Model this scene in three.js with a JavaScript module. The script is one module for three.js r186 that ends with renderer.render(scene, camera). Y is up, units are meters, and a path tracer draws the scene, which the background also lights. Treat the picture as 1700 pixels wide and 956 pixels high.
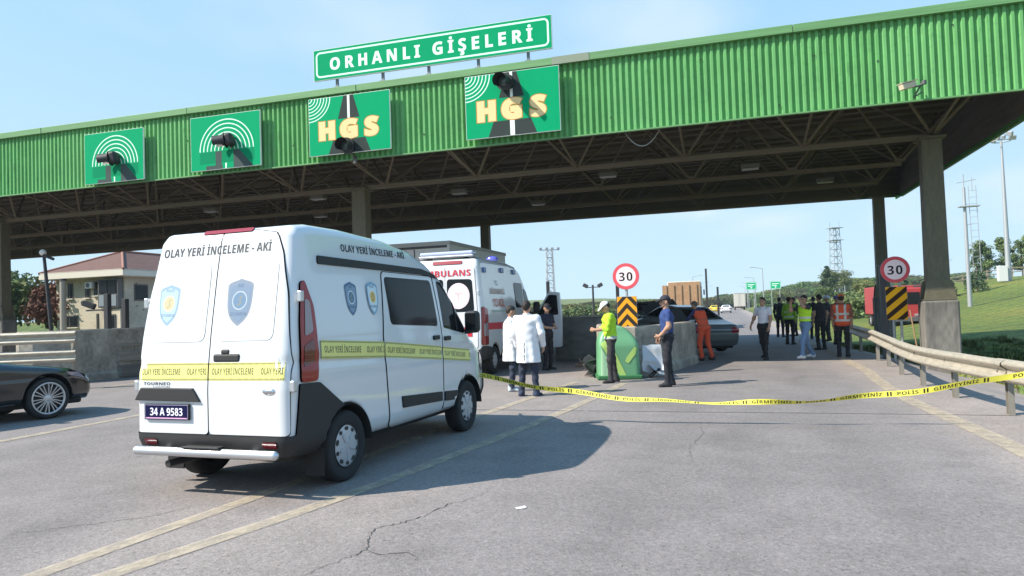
import * as THREE from 'three';
import { mergeGeometries } from 'three/addons/utils/BufferGeometryUtils.js';
import { RoundedBoxGeometry } from 'three/addons/geometries/RoundedBoxGeometry.js';

// ---------------------------------------------------------------- camera, sky, sun, exposure
const scene = new THREE.Scene();
const camera = new THREE.PerspectiveCamera(2 * Math.atan(478 / 1200) * 180 / Math.PI, 1700 / 956, 0.1, 3000);
camera.position.set(0, 1.6, 0);
camera.rotation.order = 'YXZ';
camera.rotation.set(0.0325, 0.291, -0.0345);
const renderer = new THREE.WebGLRenderer({ antialias: true });
renderer.toneMapping = THREE.LinearToneMapping;
renderer.toneMappingExposure = 1.58;
renderer.shadowMap.enabled = true;
const SHADOW = [0.92, -0.58];                       // where the shadow of a 1 m post falls (x, z)
const sunDir = new THREE.Vector3(-SHADOW[0], 1, -SHADOW[1]).normalize();
const sun = new THREE.DirectionalLight(new THREE.Color(1.0, 0.93, 0.82), 4.9);
sun.name = 'sun';
sun.position.copy(sunDir).multiplyScalar(80).add(new THREE.Vector3(-8, 0, -20));
sun.target.position.set(-8, 0, -20);
sun.castShadow = true;
Object.assign(sun.shadow.camera, { left: -60, right: 60, top: 60, bottom: -60, near: 1, far: 250 });
sun.shadow.mapSize.set(4096, 4096);
scene.add(sun, sun.target);

// ---------------------------------------------------------------- small tools
function rng(seed) { let s = seed | 0; return () => { s = (s + 0x6d2b79f5) | 0; let t = Math.imul(s ^ (s >>> 15), 1 | s); t = (t + Math.imul(t ^ (t >>> 7), 61 | t)) ^ t; return ((t ^ (t >>> 14)) >>> 0) / 4294967296; }; }
const hash = (x, y, z) => { let h = Math.imul(x | 0, 374761393) ^ Math.imul(y | 0, 668265263) ^ Math.imul(z | 0, 1274126177); h = Math.imul(h ^ (h >>> 13), 1274126177); return ((h ^ (h >>> 16)) >>> 0) / 4294967296; };
const sm = (t) => t * t * (3 - 2 * t), lerp = (a, b, t) => a + (b - a) * t, clamp = (x, a = 0, b = 1) => Math.min(b, Math.max(a, x));
const sstep = (a, b, x) => sm(clamp((x - a) / (b - a)));
function vnoise(x, y, z = 0, per = 0) {
  const X = Math.floor(x), Y = Math.floor(y), Z = Math.floor(z), u = sm(x - X), v = sm(y - Y), w = sm(z - Z);
  const m = (i) => per ? ((i % per) + per) % per : i, h = (a, b, c) => hash(m(X + a), m(Y + b), Z + c);
  const l = (c) => lerp(lerp(h(0, 0, c), h(1, 0, c), u), lerp(h(0, 1, c), h(1, 1, c), u), v);
  return w ? lerp(l(0), l(1), w) : l(0);
}
function fbm(x, y, z = 0, oct = 4) { let s = 0, a = 0.5, n = 0; for (let i = 0; i < oct; i++) { s += a * vnoise(x, y, z); n += a; a *= 0.5; x = x * 2.03 + 17.1; y = y * 2.03 + 9.7; z *= 2.03; } return s / n; }
const V = (x, y, z) => new THREE.Vector3(x, y, z);
const C = (r, g, b) => new THREE.Color().setRGB(r, g, b);                    // linear
const MAT = (c, roughness = 0.6, metalness = 0, more = {}) => new (more.clearcoat || more.transmission || more.sheen || more.specularIntensity !== undefined ? THREE.MeshPhysicalMaterial : THREE.MeshStandardMaterial)({ color: c instanceof THREE.Color ? c : new THREE.Color(c), roughness, metalness, side: THREE.DoubleSide, ...more });
const taken = new Map();
function numbered(name) { const n = taken.get(name) ?? 0; taken.set(name, n + 1); return n ? `${name}_${String(n).padStart(3, '0')}` : name; }
const shade = (o) => { o.castShadow = o.receiveShadow = true; return o; };
function thing(name, label, category, [x, y, z] = [0, 0, 0], turn = 0, group) {
  const o = new THREE.Group(); o.name = numbered(name); o.position.set(x, y, z); o.rotation.y = turn;
  o.userData = { label, category }; if (group) o.userData.group = group;
  scene.add(o); return o;
}
function part(parent, name, geo, mat) { const m = shade(new THREE.Mesh(geo, mat)); m.name = name; parent.add(m); return m; }
function sub(parent, name, at = [0, 0, 0], turn = 0) { const g = new THREE.Group(); g.name = name; g.position.set(...at); g.rotation.y = turn; parent.add(g); return g; }
function solo(name, label, category, geo, mat, group) { const m = shade(new THREE.Mesh(geo, mat)); m.name = numbered(name); m.userData = { label, category }; if (group) m.userData.group = group; scene.add(m); return m; }
function setting(name, geo, mat, kind = 'structure', label) { const m = shade(new THREE.Mesh(geo, mat)); m.name = numbered(name); m.userData = { kind }; if (label) m.userData.label = label; scene.add(m); return m; }
const put = (g, x = 0, y = 0, z = 0, rx = 0, ry = 0, rz = 0) => { g.applyMatrix4(new THREE.Matrix4().makeRotationFromEuler(new THREE.Euler(rx, ry, rz))); return g.translate(x, y, z); };
const box = (w, h, d, x = 0, y = 0, z = 0) => new THREE.BoxGeometry(w, h, d).translate(x, y, z);
const rbox = (w, h, d, r = 0.02, x = 0, y = 0, z = 0, s = 2) => new RoundedBoxGeometry(w, h, d, s, Math.min(r, w / 2.01, h / 2.01, d / 2.01)).translate(x, y, z);
const cyl = (r0, r1, h, n = 12, x = 0, y = 0, z = 0) => new THREE.CylinderGeometry(r1, r0, h, n).translate(x, y, z);   // r0 bottom, r1 top
function bar(a, b, r0, r1 = r0, n = 6) {                                    // a rod between two points
  const d = b.clone().sub(a), g = new THREE.CylinderGeometry(r1, r0, d.length(), n);
  g.applyQuaternion(new THREE.Quaternion().setFromUnitVectors(V(0, 1, 0), d.clone().normalize()));
  return g.translate((a.x + b.x) / 2, (a.y + b.y) / 2, (a.z + b.z) / 2);
}
function beam(a, b, w, h) {                                                 // a box between two points
  const d = b.clone().sub(a), g = new THREE.BoxGeometry(w, h, d.length()), m = new THREE.Matrix4().lookAt(b, a, V(0, 1, 0.001));
  return g.applyMatrix4(m).translate((a.x + b.x) / 2, (a.y + b.y) / 2, (a.z + b.z) / 2);
}
const plain = (g) => { const o = g.index ? g.toNonIndexed() : g; for (const k of Object.keys(o.attributes)) if (!['position', 'normal', 'uv'].includes(k)) o.deleteAttribute(k); return o; };
const join = (list) => mergeGeometries(list.map(plain));
function geoOf(pos, idx, uv, nor, col) {
  const g = new THREE.BufferGeometry(); g.setAttribute('position', new THREE.Float32BufferAttribute(pos, 3));
  if (idx) g.setIndex(idx); if (uv) g.setAttribute('uv', new THREE.Float32BufferAttribute(uv, 2)); if (col) g.setAttribute('color', new THREE.Float32BufferAttribute(col, 3));
  if (nor) g.setAttribute('normal', new THREE.Float32BufferAttribute(nor, 3)); else g.computeVertexNormals();
  return g;
}
function extrude(pts, depth, bevel = 0, opt = {}) {
  const s = new THREE.Shape(pts.map((p) => new THREE.Vector2(p[0], p[1])));
  return new THREE.ExtrudeGeometry(s, { depth, bevelEnabled: bevel > 0, bevelSize: bevel, bevelThickness: bevel, bevelSegments: 2, curveSegments: 8, ...opt });
}
// ---------------------------------------------------------------- computed textures
function dataTex(n, fn, srgb = true) {
  const d = new Uint8Array(n * n * 4);
  for (let y = 0; y < n; y++) for (let x = 0; x < n; x++) { const c = fn(x, y, n), o = (y * n + x) * 4; d[o] = clamp(c[0], 0, 1) * 255; d[o + 1] = clamp(c[1], 0, 1) * 255; d[o + 2] = clamp(c[2], 0, 1) * 255; d[o + 3] = c[3] === undefined ? 255 : clamp(c[3], 0, 1) * 255; }
  const t = new THREE.DataTexture(d, n, n); t.wrapS = t.wrapT = THREE.RepeatWrapping; t.magFilter = THREE.LinearFilter; t.minFilter = THREE.LinearMipmapLinearFilter; t.generateMipmaps = true;
  if (srgb) t.colorSpace = THREE.SRGBColorSpace; t.needsUpdate = true; return t;
}
function canvasTex(w, h, draw) {
  const c = document.createElement('canvas'); c.width = w; c.height = h; const x = c.getContext('2d'); draw(x, w, h);
  const t = new THREE.CanvasTexture(c); t.colorSpace = THREE.SRGBColorSpace; t.anisotropy = 8; return t;
}
const rep = (t, u, v = u) => { const c = t.clone(); c.repeat.set(u, v); c.wrapS = c.wrapT = THREE.RepeatWrapping; c.needsUpdate = true; return c; };
const pnoise = (x, y, n, f, s) => vnoise(x / n * f, y / n * f, s, f);
const tGrain = dataTex(256, (x, y, n) => { const v = 0.78 + 0.22 * (0.5 * pnoise(x, y, n, 16, 1) + 0.3 * pnoise(x, y, n, 64, 2) + 0.2 * hash(x, y, 3)); return [v, v, v]; });
const tBump = dataTex(256, (x, y, n) => { const v = 0.5 * pnoise(x, y, n, 12, 5) + 0.3 * pnoise(x, y, n, 48, 6) + 0.2 * hash(x, y, 8); return [v, v, v]; }, false);
const tConcrete = dataTex(512, (x, y, n) => {
  let v = 0.62 + 0.2 * pnoise(x, y, n, 6, 1) + 0.13 * pnoise(x, y, n, 24, 2) + 0.1 * (hash(x, y, 3) - 0.5);
  v -= 0.09 * sstep(0.62, 0.95, pnoise(x, y * 0.25, n, 16, 9)); if (hash(x >> 1, y >> 1, 4) > 0.994) v -= 0.25;
  return [v, v * 0.985, v * 0.955];
});
// ---------------------------------------------------------------- sky
{
  const W = 1024, H = 512, d = new Float32Array(W * H * 4);
  for (let j = 0; j < H; j++) {
    const el = ((j + 0.5) / H - 0.5) * Math.PI, y = Math.sin(el);
    for (let i = 0; i < W; i++) {
      const az = ((i + 0.5) / W - 0.5) * 2 * Math.PI, x = Math.cos(az) * Math.cos(el), z = Math.sin(az) * Math.cos(el);
      const t = Math.pow(clamp(y, 0, 1), 0.7);
      let r = lerp(0.47, 0.07, t), g = lerp(0.615, 0.30, t), b = lerp(0.69, 0.64, t);
      const s = Math.max(0, x * sunDir.x + y * sunDir.y + z * sunDir.z), halo = 0.12 * s * s + 0.14 * Math.pow(s, 8);
      r += halo; g += halo * 0.95; b += halo * 0.85;
      if (y > 0.005) {                                                      // thin high cloud
        const k = 1 / (y + 0.12), n = fbm(x * k * 1.3 + 3.1, z * k * 0.8 - 1.7, 0.5, 5), m = fbm(x * k * 0.35 + 8, z * k * 0.35, 2.5, 3);
        const c = sstep(0.52, 0.8, n) * sstep(0.42, 0.62, m) * 0.5 * sstep(0.0, 0.1, y);
        r = lerp(r, 0.60, c); g = lerp(g, 0.65, c); b = lerp(b, 0.70, c);
      }
      if (y <= 0) { r = 0.30; g = 0.31; b = 0.30; }
      d.set([r, g, b, 1], (j * W + i) * 4);
    }
  }
  const sky = new THREE.DataTexture(d, W, H, THREE.RGBAFormat, THREE.FloatType);
  sky.mapping = THREE.EquirectangularReflectionMapping; sky.magFilter = sky.minFilter = THREE.LinearFilter; sky.wrapS = THREE.RepeatWrapping; sky.needsUpdate = true;
  scene.background = sky; scene.environment = sky;
}
// ================================================================ ground, road, markings
const dist2 = (x, z, a, b) => Math.hypot(x - a, z - b);
function groundY(x, z) {
  let y = -0.09;
  y -= 0.36 * sstep(lerp(4.2, 3.4, sstep(-18, -26, z)), lerp(5.4, 4.6, sstep(-18, -26, z)), x) * (1 - sstep(7, 12, x));                                 // ditch beyond the guardrail
  y += 3.6 * sstep(9, 40, x + (z + 60) * -0.02) * sstep(-25, -100, z) + 0.5 * sstep(8, 30, x);   // bank on the right
  y += 3.0 * sstep(-60, -140, x) + 14 * sstep(-260, -700, z) * fbm(x * 0.004 + 3, z * 0.004, 0, 3);
  if (x > 4) y += 0.12 * (fbm(x * 0.5, z * 0.5, 1, 3) - 0.5) * sstep(4, 6, x);
  return y;
}
const grid = (lines, far) => lines.flatMap(([a, b, s]) => { const o = []; for (let v = a; v < b - 1e-6; v += s) o.push(v); return o; }).concat(far);
function sheet(xs, zs, yf, cf, uvs = 1, warp = (x) => x) {
  const pos = [], uv = [], col = [], idx = [];
  for (const z of zs) for (const x0 of xs) { const x = warp(x0, z); pos.push(x, yf(x, z), z); uv.push(x * uvs, -z * uvs); if (cf) { const c = cf(x, z); col.push(c[0], c[1], c[2]); } }
  const n = xs.length;
  for (let j = 0; j + 1 < zs.length; j++) for (let i = 0; i + 1 < n; i++) { const a = j * n + i; idx.push(a, a + n, a + 1, a + 1, a + n, a + n + 1); }
  const g = geoOf(pos, idx, uv, null, cf && col);
  if (g.attributes.normal.getY(0) < 0) { for (let i = 0; i < idx.length; i += 3) { const t = idx[i]; idx[i] = idx[i + 1]; idx[i + 1] = t; } g.setIndex(idx); g.computeVertexNormals(); }
  return g;
}
const tGrass = dataTex(512, (x, y, n) => {
  const a = pnoise(x, y, n, 8, 1), b = pnoise(x, y, n, 32, 2), c = hash(x, y, 3), d = pnoise(x, y * 0.5, n, 128, 4);
  const v = 0.55 + 0.25 * a + 0.25 * (b - 0.5) + 0.35 * (d - 0.5) + 0.2 * (c - 0.5), dry = sstep(0.55, 0.85, 0.5 * a + 0.5 * pnoise(x, y, n, 16, 8));
  return [lerp(v * 0.72, v * 0.98, dry), lerp(v * 0.80, v * 0.86, dry), lerp(v * 0.34, v * 0.45, dry)];
});
{
  const xs = grid([[-500, -120, 38], [-120, -46, 12], [-46, 3, 4], [3, 14, 0.55], [14, 60, 2.3], [60, 520, 46]], [520]);
  const zs = grid([[-1000, -300, 50], [-300, -120, 12], [-120, -40, 2.6], [-40, 4, 0.7], [4, 130, 14]], [130]);
  setting('ground', sheet(xs, zs, groundY, (x, z) => { const n = fbm(x * 0.07, z * 0.07, 3, 4), m = fbm(x * 0.6, z * 0.6, 5, 3); const k = 0.6 + 0.7 * n; const dry = sstep(0.45, 0.7, n * 0.6 + m * 0.4); return [k * (0.95 + 0.35 * dry), k, k * (0.85 + 0.2 * dry)]; }, 0.5),
    MAT(C(0.50, 0.54, 0.36), 0.95, 0, { map: tGrass, vertexColors: true, bumpMap: tGrass, bumpScale: 0.03 }));
}
const tAsphalt = dataTex(1024, (x, y, n) => {
  let v = 0.67 + 0.05 * (pnoise(x, y, n, 10, 1) - 0.5) + 0.08 * (pnoise(x, y, n, 120, 2) - 0.5) + 0.09 * (pnoise(x, y, n, 256, 3) - 0.5) + 0.06 * (hash(x, y, 4) - 0.5);
  const s = pnoise(x, y, n, 200, 7); if (s > 0.84) v += 0.10 * (s - 0.84) / 0.16; if (s < 0.1) v -= 0.14;
  const w = 1 + 0.03 * (hash(x >> 2, y >> 2, 6) - 0.5);
  return [v * w, v * 0.985, v * (2 - w) * 0.995];
});
const tAsphaltBump = dataTex(512, (x, y, n) => { const v = 0.55 * pnoise(x, y, n, 128, 3) + 0.3 * pnoise(x, y, n, 50, 2) + 0.15 * hash(x, y, 4); return [v, v, v]; }, false);
{
  const xs = grid([[-46, -14, 1.6], [-14, -6, 0.4], [-6, 3.6, 0.2], [3.6, 5.5, 0.2]], [5.5]), zs = grid([[-480, -120, 20], [-120, -40, 2], [-40, -16, 0.5], [-16, 1, 0.2], [1, 14, 1.3]], [14]);
  const cf = (x, z) => {
    const f = z > -45 ? 1 : 0;
    let k = 1 + 0.16 * (fbm(x * 0.35, z * 0.12, 1, 4) - 0.5) + f * 0.08 * (fbm(x * 1.9, z * 0.35, 7, 3) - 0.5);
    for (const c of [-0.75, 1.15, -7.6, -9.0]) k -= 0.10 * Math.exp(-(((x - c + 0.25 * (fbm(z * 0.15, c, 2, 2) - 0.5)) / 0.34) ** 2)) * (0.5 + fbm(x * 0.7, z * 0.5, 4, 2));   // wheel tracks
    k -= 0.10 * Math.exp(-(((x - 0.2) / 0.5) ** 2)) * sstep(0.5, 0.75, fbm(x * 1.2 + 5, z * 0.22, 9, 3));                                                                      // oil drips between them
    k -= f * 0.13 * sstep(0.66, 0.8, fbm(x * 1.5 + 3, z * 0.9, 21, 3)) + f * 0.10 * sstep(0.74, 0.86, fbm(x * 3.1, z * 3.1, 23, 2));   // stains
    const dust = sstep(1.9, 2.9, x + 0.5 * (fbm(x, z * 0.5, 8, 3) - 0.5)) * 0.9 + 0.45 * sstep(-2.0, -2.9, x + 0.4 * (fbm(x, z * 0.4, 6, 3) - 0.5)) * (1 - sstep(-4.2, -5.2, x)) + 0.5 * sstep(-19, -25, x);
    k += 0.34 * dust * (0.6 + 0.7 * fbm(x * 0.9, z * 0.9, 12, 3));
    return [k * (1 + 0.05 * dust), k, k * (1 - 0.06 * dust)];
  };
  const road = setting('road', sheet(xs, zs, (x) => -0.32 * sstep(3.75, 5.4, x), cf, 1 / 3, (x, z) => (x > 3.6 ? 3.6 + (x - 3.6) * lerp(0.03, 1, sstep(-27, -19, z)) : x)), MAT(C(0.50, 0.456, 0.422), 0.92, 0, { map: tAsphalt, vertexColors: true, bumpMap: rep(tAsphaltBump, 2.2), bumpScale: 0.004 }));
  road.userData.label = 'worn pale grey asphalt of the toll plaza';
  // cracks: narrow dark openings in the surface
  const R = rng(5), crackMat = MAT(C(0.07, 0.066, 0.062), 1);
  const crack = (pts, w, name = 'crack') => { const cut = name !== 'crack';
    const c = new THREE.CatmullRomCurve3(pts.map((p) => V(p[0], 0.004, p[1])), false, 'catmullrom', 0.2), n = Math.ceil(c.getLength() / 0.035), pos = [], idx = [];
    for (let i = 0; i <= n; i++) { const p = c.getPoint(i / n), t = c.getTangent(i / n), s = cut ? w * (0.85 + 0.3 * R()) : w * (0.35 + 1.3 * R()) * Math.min(1, 4 * i / n, 4 * (n - i) / n + 0.1), j = cut ? 0 : (R() - 0.5) * 0.03; pos.push(p.x - t.z * s + j, 0.004, p.z + t.x * s + j, p.x + t.z * s + j, 0.004, p.z - t.x * s + j); if (i) { const a = 2 * i; idx.push(a - 2, a, a - 1, a - 1, a, a + 1); } }
    part(road, name, geoOf(pos, idx), crackMat);
  };
  crack([[-2.62, -3.6], [-2.6, -4.0], [-2.5, -4.35], [-2.46, -4.52], [-2.58, -4.78], [-2.62, -4.95], [-2.5, -5.12], [-2.4, -5.3], [-2.33, -5.7], [-2.2, -5.9], [-2.13, -6.2]], 0.004);
  crack([[-2.46, -4.5], [-2.3, -4.42], [-2.15, -4.5], [-2.02, -4.4]], 0.004);
  crack([[-0.42, -7.6], [-0.5, -8.4], [-0.38, -9.3], [-0.45, -10.2]], 0.0025);
  crack([[-2.2, -11.25], [-0.6, -11.2], [0.9, -11.17], [2.3, -11.12], [3.6, -11.06]], 0.011, 'saw_cut_joint');
  crack([[-4.2, -11.3], [-3.1, -11.27], [-2.25, -11.25]], 0.012, 'saw_cut_joint');
  crack([[-7.0, -6.0], [-6.9, -7.4], [-7.1, -9.0], [-6.95, -11.0]], 0.003);
  crack([[-5.9, -3.9], [-5.2, -4.5], [-4.7, -4.9], [-4.5, -5.4]], 0.003);
}
const tWorn = dataTex(512, (x, y, n) => {
  const a = 0.55 * pnoise(x, y, n, 14, 1) + 0.3 * pnoise(x, y, n, 60, 2) + 0.15 * hash(x, y, 9), v = 0.88 + 0.12 * pnoise(x, y, n, 20, 5);
  return [v, v * 0.96, v * 0.88, 0.30 + 0.30 * sstep(0.22, 0.7, a)];
});
const mPaint = MAT(C(0.63, 0.575, 0.50), 0.8, 0, { map: tWorn, transparent: true });
function stripe(pts, w, name = 'lane_marking', mat = mPaint) {
  const pos = [], uv = [], idx = []; let s = 0;
  const c = new THREE.CatmullRomCurve3(pts.map((p) => V(p[0], 0, p[1])), false, 'catmullrom', 0.3), n = Math.max(1, Math.ceil(c.getLength() / 1.2));
  for (let i = 0; i <= n; i++) { const p = c.getPointAt(i / n), t = c.getTangentAt(i / n).setY(0).normalize(); s = c.getLength() * i / n; pos.push(p.x - t.z * w / 2, 0.008, p.z + t.x * w / 2, p.x + t.z * w / 2, 0.008, p.z - t.x * w / 2); uv.push(0, s * 0.7, w * 0.7, s * 0.7); if (i) { const a = 2 * i; idx.push(a - 2, a, a - 1, a - 1, a, a + 1); } }
  return setting(name, geoOf(pos, idx, uv, pos.map((_, i) => (i % 3 === 1 ? 1 : 0))), mat);
}
stripe([[2.68, 3], [2.76, -5], [2.78, -9], [2.62, -12.9], [2.74, -16], [2.9, -20], [3.0, -60], [3.0, -300]], 0.24);
stripe([[-4.75, -0.5], [-3.88, -3.7], [-3.33, -5.9], [-2.75, -9.6], [-2.38, -12.9], [-2.2, -15.4]], 0.17);
stripe([[-4.62, -0.5], [-4.36, -3.64], [-4.16, -5.8], [-3.9, -9.5], [-3.5, -13.5], [-3.3, -15.6]], 0.16);
stripe([[-9.9, 4], [-10.0, -7.8], [-10.0, -14], [-9.6, -24], [-9.4, -60]], 0.17);
stripe([[-12.6, -16], [-13.2, -24], [-13.4, -40]], 0.16);
stripe([[-15.4, -12], [-15.6, -18], [-15.6, -36]], 0.16);
for (let z = -48; z > -300; z -= 12) stripe([[-0.6, z], [-0.6, z - 5]], 0.16);
stripe([[-4.2, -42], [-4.2, -300]], 0.18);
// ================================================================ toll canopy
const FZ = -17.7, FB = 5.92, FT = 7.92, CX0 = -62, CX1 = 7.2, CZ1 = -34.0;
const tStreak = dataTex(512, (x, y, n) => { const a = pnoise(x, y * 0.06, n, 96, 3), b = pnoise(x, y, n, 7, 4), c = pnoise(x, y, n, 40, 5); let v = 0.93 + 0.07 * b - 0.13 * sstep(0.62, 0.95, a) * sstep(0.3, 0.8, b) - 0.05 * sstep(0.7, 0.95, c); return [v * (1 - 0.02 * c), v, v * 0.985]; });
const mGreen = [0, 1, 2].map((k) => MAT(C(0.14 + 0.012 * k, 0.385 + 0.02 * k, 0.135 + 0.012 * k), 0.65, 0, { specularIntensity: 0.4, map: (() => { const t = rep(tStreak, 0.29, 0.4); t.offset.set(k * 0.37, k * 0.21); return t; })() }));
const mTrim = MAT(C(0.16, 0.36, 0.14), 0.55, 0, { map: rep(tGrain, 0.3, 1) }), mTrimOld = MAT(C(0.23, 0.27, 0.2), 0.8);
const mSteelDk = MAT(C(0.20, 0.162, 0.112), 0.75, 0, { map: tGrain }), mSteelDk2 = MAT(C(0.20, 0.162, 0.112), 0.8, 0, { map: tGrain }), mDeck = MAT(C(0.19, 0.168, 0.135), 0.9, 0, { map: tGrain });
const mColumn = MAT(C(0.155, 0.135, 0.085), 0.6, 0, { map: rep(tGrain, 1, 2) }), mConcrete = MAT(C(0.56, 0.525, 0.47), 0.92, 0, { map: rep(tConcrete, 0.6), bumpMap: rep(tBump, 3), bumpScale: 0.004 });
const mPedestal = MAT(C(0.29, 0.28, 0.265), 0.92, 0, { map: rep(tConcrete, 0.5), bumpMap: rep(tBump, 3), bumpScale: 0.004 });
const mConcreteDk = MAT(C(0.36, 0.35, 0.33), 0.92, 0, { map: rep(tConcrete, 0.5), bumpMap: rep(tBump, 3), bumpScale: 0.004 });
const PITCH = 0.155, RIBS = 8, SHEETW = PITCH * RIBS;
function corrugated(h) {                                                    // x from 0 to SHEETW, y from 0 to h, ribs towards +z
  const pos = [], idx = [], uv = [];
  for (let i = 0; i < RIBS; i++) for (const [u, d] of [[0, 0], [0.036, 0], [0.056, 0.06], [0.112, 0.06]]) { const x = i * PITCH + u; pos.push(x, 0, d, x, h, d); uv.push(x, 0, x, h); }
  pos.push(SHEETW - 0.001, 0, 0, SHEETW - 0.001, h, 0); uv.push(SHEETW, 0, SHEETW, h);
  for (let k = 0; k < RIBS * 4; k++) { const a = 2 * k; idx.push(a, a + 2, a + 1, a + 1, a + 2, a + 3); }
  const g = geoOf(pos, idx, uv).toNonIndexed(); g.computeVertexNormals(); return g;
}
const canopy = thing('toll_canopy', 'long toll plaza canopy with green ribbed fascia on steel columns', 'canopy');
{
  const gs = corrugated(FT - FB - 0.14), R = rng(11);
  let n = 0;
  for (let x = CX1 - SHEETW; x > CX0; x -= SHEETW) { const s = part(canopy, 'fascia_sheet', gs, mGreen[Math.floor(R() * 3)]); s.position.set(x, FB + 0.02, FZ - 0.06 + (R() - 0.5) * 0.006); n++; }
  for (let z = FZ - 0.08; z > CZ1 + 0.1; z -= SHEETW) { const s = part(canopy, 'fascia_sheet', gs, mGreen[1]); s.position.set(CX1 - 0.04, FB + 0.02, z - 0.02); s.rotation.y = Math.PI / 2; }
  for (let x = CX1 - SHEETW; x > CX0; x -= SHEETW) { const s = part(canopy, 'fascia_sheet', gs, mGreen[0]); s.position.set(x + SHEETW, FB + 0.02, CZ1); s.rotation.y = Math.PI; }
  // cap and drip trims, in lengths
  const capLen = 5.6;
  for (let x = CX1 + 0.06, k = 0; x > CX0; x -= capLen, k++) { const w = capLen - 0.012; part(canopy, 'cap_trim', rbox(w, 0.19, 0.26, 0.012, x - w / 2, FT - 0.05, FZ - 0.04 + (k % 2) * 0.005), mTrim); part(canopy, 'drip_trim', box(w, 0.035, 0.09, x - w / 2, FB + 0.003, FZ - 0.01 + (k % 2) * 0.003), mTrim); }
  part(canopy, 'cap_patch', box(0.95, 0.192, 0.012, -3.55, FT - 0.05, FZ + 0.098), mTrimOld);
  part(canopy, 'cap_trim', rbox(0.26, 0.19, -CZ1 + FZ + 0.1, 0.012, CX1 + 0.03, FT - 0.055, (FZ + CZ1) / 2 - 0.2), mTrim);
  part(canopy, 'drip_trim', box(0.09, 0.035, FZ - CZ1 - 0.1, CX1 - 0.01, FB + 0.0, (FZ + CZ1) / 2 - 0.06), mTrim);
  part(canopy, 'drip_trim', box(CX1 - CX0 - 0.2, 0.05, 0.1, (CX0 + CX1) / 2 - 0.1, FB + 0.002, CZ1 - 0.0), mSteelDk2);
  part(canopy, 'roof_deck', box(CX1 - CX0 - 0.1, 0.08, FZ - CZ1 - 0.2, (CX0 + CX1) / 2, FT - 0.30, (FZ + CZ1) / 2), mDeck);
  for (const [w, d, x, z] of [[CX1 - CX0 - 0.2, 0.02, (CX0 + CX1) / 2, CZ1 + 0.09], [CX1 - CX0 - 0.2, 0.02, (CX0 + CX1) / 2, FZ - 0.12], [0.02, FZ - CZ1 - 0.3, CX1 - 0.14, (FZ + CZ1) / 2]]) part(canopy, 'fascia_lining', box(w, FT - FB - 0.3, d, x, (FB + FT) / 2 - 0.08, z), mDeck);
  const hole = cyl(0.022, 0.022, 0.012, 8).rotateX(Math.PI / 2), mHole = MAT(C(0.02, 0.03, 0.02), 0.8); for (const [x, y] of [[-0.4, 7.45], [2.1, 7.2], [4.9, 7.5], [-2.6, 6.3], [1.3, 6.15], [-15.2, 7.0], [-7.6, 6.4], [3.4, 6.9], [-11.6, 6.5]]) { const h = part(canopy, 'screw_hole', hole, mHole); h.position.set(x, y, FZ + 0.006); }
  // purlins under the deck; depth and bottom flange added to block bounce light
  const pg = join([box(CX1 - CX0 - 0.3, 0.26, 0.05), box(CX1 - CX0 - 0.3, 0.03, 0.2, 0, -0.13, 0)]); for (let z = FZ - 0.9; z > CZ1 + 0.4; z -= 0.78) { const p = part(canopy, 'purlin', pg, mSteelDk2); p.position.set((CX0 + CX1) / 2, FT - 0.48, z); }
  // space frame: lower chords, upper cross beams, four struts to every lower node
  const rows = [-20.3, -24.0, -27.6, -31.0], step = 3.02, low = 5.62, high = 7.3;
  const strut = new Map();
  const addStrut = (a, b, r, m, name) => { const d = b.clone().sub(a), L = d.length(), key = L.toFixed(2) + r; if (!strut.has(key)) strut.set(key, new THREE.CylinderGeometry(r, r, L, 6)); const s = part(canopy, name, strut.get(key), m); s.position.copy(a).add(b).multiplyScalar(0.5); s.quaternion.setFromUnitVectors(V(0, 1, 0), d.normalize()); };
  const R2 = rng(3);
  for (const [k, z] of rows.entries()) {
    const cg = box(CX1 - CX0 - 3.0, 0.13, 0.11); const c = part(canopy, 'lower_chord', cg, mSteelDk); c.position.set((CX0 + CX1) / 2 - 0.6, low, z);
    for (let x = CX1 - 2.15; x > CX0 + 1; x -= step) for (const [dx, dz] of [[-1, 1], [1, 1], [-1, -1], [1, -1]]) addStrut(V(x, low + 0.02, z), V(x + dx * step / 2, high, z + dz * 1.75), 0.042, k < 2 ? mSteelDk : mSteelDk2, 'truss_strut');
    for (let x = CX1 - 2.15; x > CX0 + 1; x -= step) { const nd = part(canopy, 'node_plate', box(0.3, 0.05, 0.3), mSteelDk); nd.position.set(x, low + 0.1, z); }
  }
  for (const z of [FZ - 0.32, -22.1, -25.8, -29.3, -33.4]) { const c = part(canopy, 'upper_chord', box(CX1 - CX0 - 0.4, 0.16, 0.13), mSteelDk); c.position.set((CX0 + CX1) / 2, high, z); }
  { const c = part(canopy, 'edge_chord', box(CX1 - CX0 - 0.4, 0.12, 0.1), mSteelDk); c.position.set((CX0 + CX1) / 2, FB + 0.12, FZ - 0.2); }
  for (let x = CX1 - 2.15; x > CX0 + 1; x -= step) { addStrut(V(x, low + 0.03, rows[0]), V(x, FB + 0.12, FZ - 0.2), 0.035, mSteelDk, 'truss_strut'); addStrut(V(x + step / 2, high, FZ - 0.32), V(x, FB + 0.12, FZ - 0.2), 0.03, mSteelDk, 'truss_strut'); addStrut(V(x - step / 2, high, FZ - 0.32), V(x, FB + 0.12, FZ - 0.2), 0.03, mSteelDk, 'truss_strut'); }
  for (let x = CX1 - 0.64; x > CX0; x -= step) { const c = part(canopy, 'cross_beam', box(0.1, 0.14, FZ - CZ1 - 0.5), mSteelDk2); c.position.set(x, high + 0.12, (FZ + CZ1) / 2); }
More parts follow.
